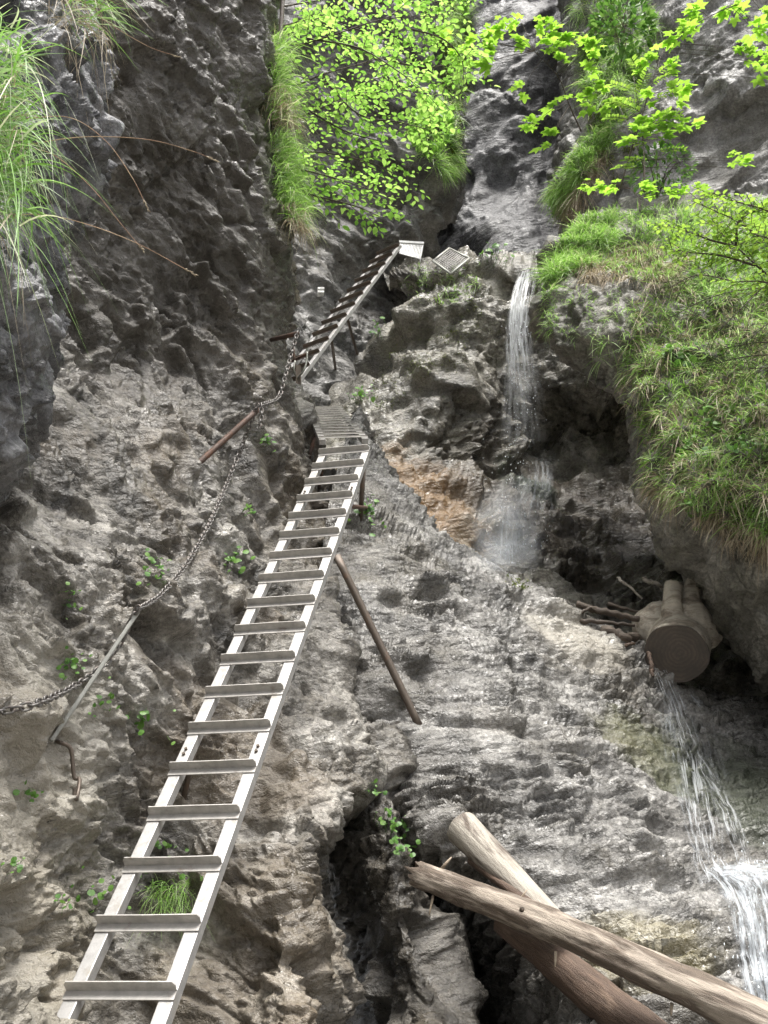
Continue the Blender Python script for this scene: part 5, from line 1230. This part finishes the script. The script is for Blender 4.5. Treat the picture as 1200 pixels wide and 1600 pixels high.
def bough(name, label, paths, mat, n_side, ln, needle, nw=0.004):
    root = thing(name, at(*paths[0][0]), label, 'spruce branch')
    V0, D0 = [], []
    for pts in paths:
        P = catmull([at(*q) for q in pts], 12); n = len(P)
        under(tube('branch', P, [0.008 * (1 - 0.7 * k / n) for k in range(n)], m_twig, 5), root)
        for k in range(2, n, 2):
            t = (P[k] - P[k - 1]).normalized()
            for sgn in (-1, 1):
                sd_ = t.cross(Vector((0, 0.3, 1))).normalized() * sgn; d = (t + sd_ * 0.8 + rv(0.15)).normalized(); L = ln * (1 - 0.6 * k / n) * lr.uniform(0.7, 1.2)
                tw = [P[k] + d * L * i / 6 + Vector((0, 0, -0.25 * L * (i / 6) ** 2)) for i in range(7)]
                under(tube('twig', tw, 0.002, m_twig, 4), root)
                for q in range(n_side):
                    f = lr.random(); i = int(f * 6); V0.append(tw[i].lerp(tw[i + 1], f * 6 - i)); D0.append((tw[i + 1] - tw[i]).normalized() * 0.8 + rv(0.55))
    m = len(V0)
    o = blades('needles', np.array(V0), np.array(D0), RNG.uniform(needle * 0.7, needle * 1.2, m), np.full(m, nw), np.full(m, 0.05), mat, None, segs=1)
    o['kind'] = 'stuff'; under(o, root); return root
bough('spruce_branch', 'grey green drooping spruce boughs over the middle of the right grass', [
    [(1280, 460, 7.3), (1190, 450, 7.3), (1110, 465, 7.3), (1040, 500, 7.4)], [(1190, 450, 7.3), (1150, 490, 7.3), (1110, 530, 7.3)], [(1150, 440, 7.3), (1090, 430, 7.3), (1045, 450, 7.4)], [(1280, 480, 7.2), (1210, 500, 7.2), (1160, 540, 7.2)]], m_needle, 26, 0.3, 0.028)
bough('spruce_branch', 'bright green low spruce bough at the right edge below the grey boughs', [
    [(1290, 570, 7.0), (1210, 555, 7.0), (1150, 560, 7.0), (1115, 570, 7.05)], [(1250, 545, 7.0), (1190, 535, 7.0), (1130, 545, 7.1)], [(1270, 580, 7.0), (1200, 575, 7.0), (1150, 578, 7.0)]], m_needle, 30, 0.22, 0.028)

# far bush at the top of the gorge
ME_FAR = as_mesh('leaf', leaf_data(1.0, 0.6), m_beech)
def bush(name, label, cx, cy, rx, ry, Y, n, size, me, cat='bush', limit=0):
    c = at(cx, cy, Y); root = thing(name, c, label, cat); mats = []; sx = rx * (c - Vector((0, 0, CAMZ))).length / FPX; sz = ry * (c - Vector((0, 0, CAMZ))).length / FPX
    for k in range(7):
        e = c + Vector((lr.uniform(-1, 1) * sx * 0.8, lr.uniform(-0.4, 0.2), lr.uniform(-0.2, 1) * sz * 0.8))
        under(tube('stem', catmull([c + Vector((0, 0.2, -sz * 0.9)), c.lerp(e, 0.5), e], 4), 0.006, m_twig, 4), root)
    for k in range(n):
        v = rv(1); v = v / max(1, v.length / 1.1); p = c + Vector((v.x * sx * 0.8, v.y * 0.35 - 0.1, v.z * sz * 0.8))
        mats.append(leaf_matrix(p, (v + rv(0.6)).normalized(), (Vector((0, -0.6, 1)) + rv(0.35)).normalized(), size * lr.uniform(0.6, 1.2)))
    put_leaves(root, me, mats, limit, 'leaf'); return root
bush('green_bush', 'green bush at the very top between the back walls', 690, 15, 34, 40, 17.0, 900, 0.16, ME_FAR)
bush('green_bush', 'leafy bush on the right shoulder of the upper left cliff', 672, 205, 30, 34, 13.2, 420, 0.13, ME_FAR)
bush('green_bush', 'dark green low bush behind the grass crest', 1030, 275, 50, 24, 10.6, 420, 0.1, as_mesh('leaf', leaf_data(1.0, 0.4), m_herb))
bush('green_bush', 'herb clump on the upper right wall among the moss', 970, 50, 45, 45, 12.6, 380, 0.15, as_mesh('leaf', leaf_data(1.0, 0.6), m_herb))

# small herbs on the rock
ME_ROUND = as_mesh('leaf', round_data(1.0), m_herb)
def herb(px, py, w, n, size, label, me=None, hgt=1.0):
    c = hit(px, py); nn = hit_n(px, py); d = (c - Vector((0, 0, CAMZ))).length / FPX
    root = thing('herb', c, label, 'herb'); mats = []
    for k in range(n):
        x = px + lr.gauss(0, w * 0.38); y = py + lr.gauss(0, w * 0.34 * hgt); b = hit(x, y)
        if (b - c).length > 0.6: continue
        tip = b + (nn + Vector((0, -0.6, 0.35)) + rv(0.3)).normalized() * d * lr.uniform(6, 16)
        under(tube('stalk', [b - nn * 0.01, tip], d * 0.35, m_herb, 3), root)
        mats.append(leaf_matrix(tip, (Vector((lr.uniform(-1, 1), -0.3, lr.uniform(-0.8, 0.4)))).normalized(), (Vector((0, -1, 0.6)) + rv(0.35)).normalized(), 0.72 * size * d * lr.uniform(0.5, 1.3)))
    put_leaves(root, me or ME_ROUND, mats, 300); return root
for a in ((242, 895, 34, 26, 11, 'green herb on the left cliff beside the middle of the chain'), (370, 880, 30, 18, 12, 'bright green herb on the cliff left of the ladder, level with the pole top'),
          (102, 942, 26, 14, 9, 'small herb on the left cliff above the grey iron bar'), (122, 1046, 40, 26, 12, 'round leaved herb just above the chain near the left edge'),
          (160, 1103, 28, 14, 11, 'herb right of the grey iron bar below the chain'), (228, 1118, 40, 12, 13, 'broad leaved herb left of the ladder below the chain'),
          (50, 1236, 26, 10, 11, 'small herb low at the left edge beside the rusty hook'), (416, 694, 18, 14, 9, 'green tuft on the cliff edge below the chain bend'),
          (385, 802, 14, 9, 8, 'tiny herb on the cliff between the chain and the ladder'), (578, 803, 34, 30, 11, 'leafy herb at the foot of the ladder legs on the slab'),
          (610, 1292, 34, 34, 11, 'ivy like herb in the gully right of the ladder'), (626, 1325, 26, 20, 11, 'lower herb at the end of the gully above the longest log'), (583, 1235, 16, 10, 9, 'small herb high in the gully right of the ladder'),
          (566, 622, 26, 30, 10, 'green cushion plant right of the second ladder'), (586, 520, 22, 20, 9, 'pale herb under the dark overhang of the waterfall rock'), (20, 1355, 26, 10, 12, 'herb at the left edge low beside the ladder foot'),
          (160, 1390, 60, 16, 12, 'spread of small round leaves left of the lower ladder'), (110, 1415, 30, 9, 11, 'few pale leaves on the ground rock at lower left'), (300, 955, 12, 5, 8, 'single sprig right of the chain'),
          (950, 790, 22, 12, 9, 'herb on the wet cave wall')): 
    if a[5] != 'herb on the wet cave wall' and a[5] != 'single sprig right of the chain': herb(*a)
herb(1085, 800, 34, 16, 12, 'herb on the underside rim of the right boulder')
for a in ((1118, 655, 40, 26, 15, 'broad leaved herb in the middle of the right grass'), (1062, 560, 36, 22, 13, 'herb in the right grass beside the spruce boughs'), (1165, 700, 40, 22, 15, 'herb in the lower right grass near the edge'),
          (1070, 700, 36, 18, 13, 'herb in the lower right grass near its left rim'), (925, 385, 30, 18, 12, 'herb on the left shoulder of the grass crest')):
    herb(*a)
herb(768, 400, 30, 40, 9, 'green plant in the hole at the foot of the back wall')
herb(255, 1335, 60, 22, 14, 'round leaves behind the ladder around the grass tuft')
p, nn, x, y = sample([(235, 1378), (300, 1378), (300, 1425), (235, 1425)], 260)
blades('grass', p, nn * 0.5 + np.array([0.1, -0.5, 0.7]) + RNG.normal(size=p.shape) * 0.4, RNG.uniform(0.1, 0.2, len(p)), RNG.uniform(0.002, 0.005, len(p)), RNG.uniform(0.4, 1.3, len(p)), m_grass, 'small grass tuft on the rock behind the lower ladder')
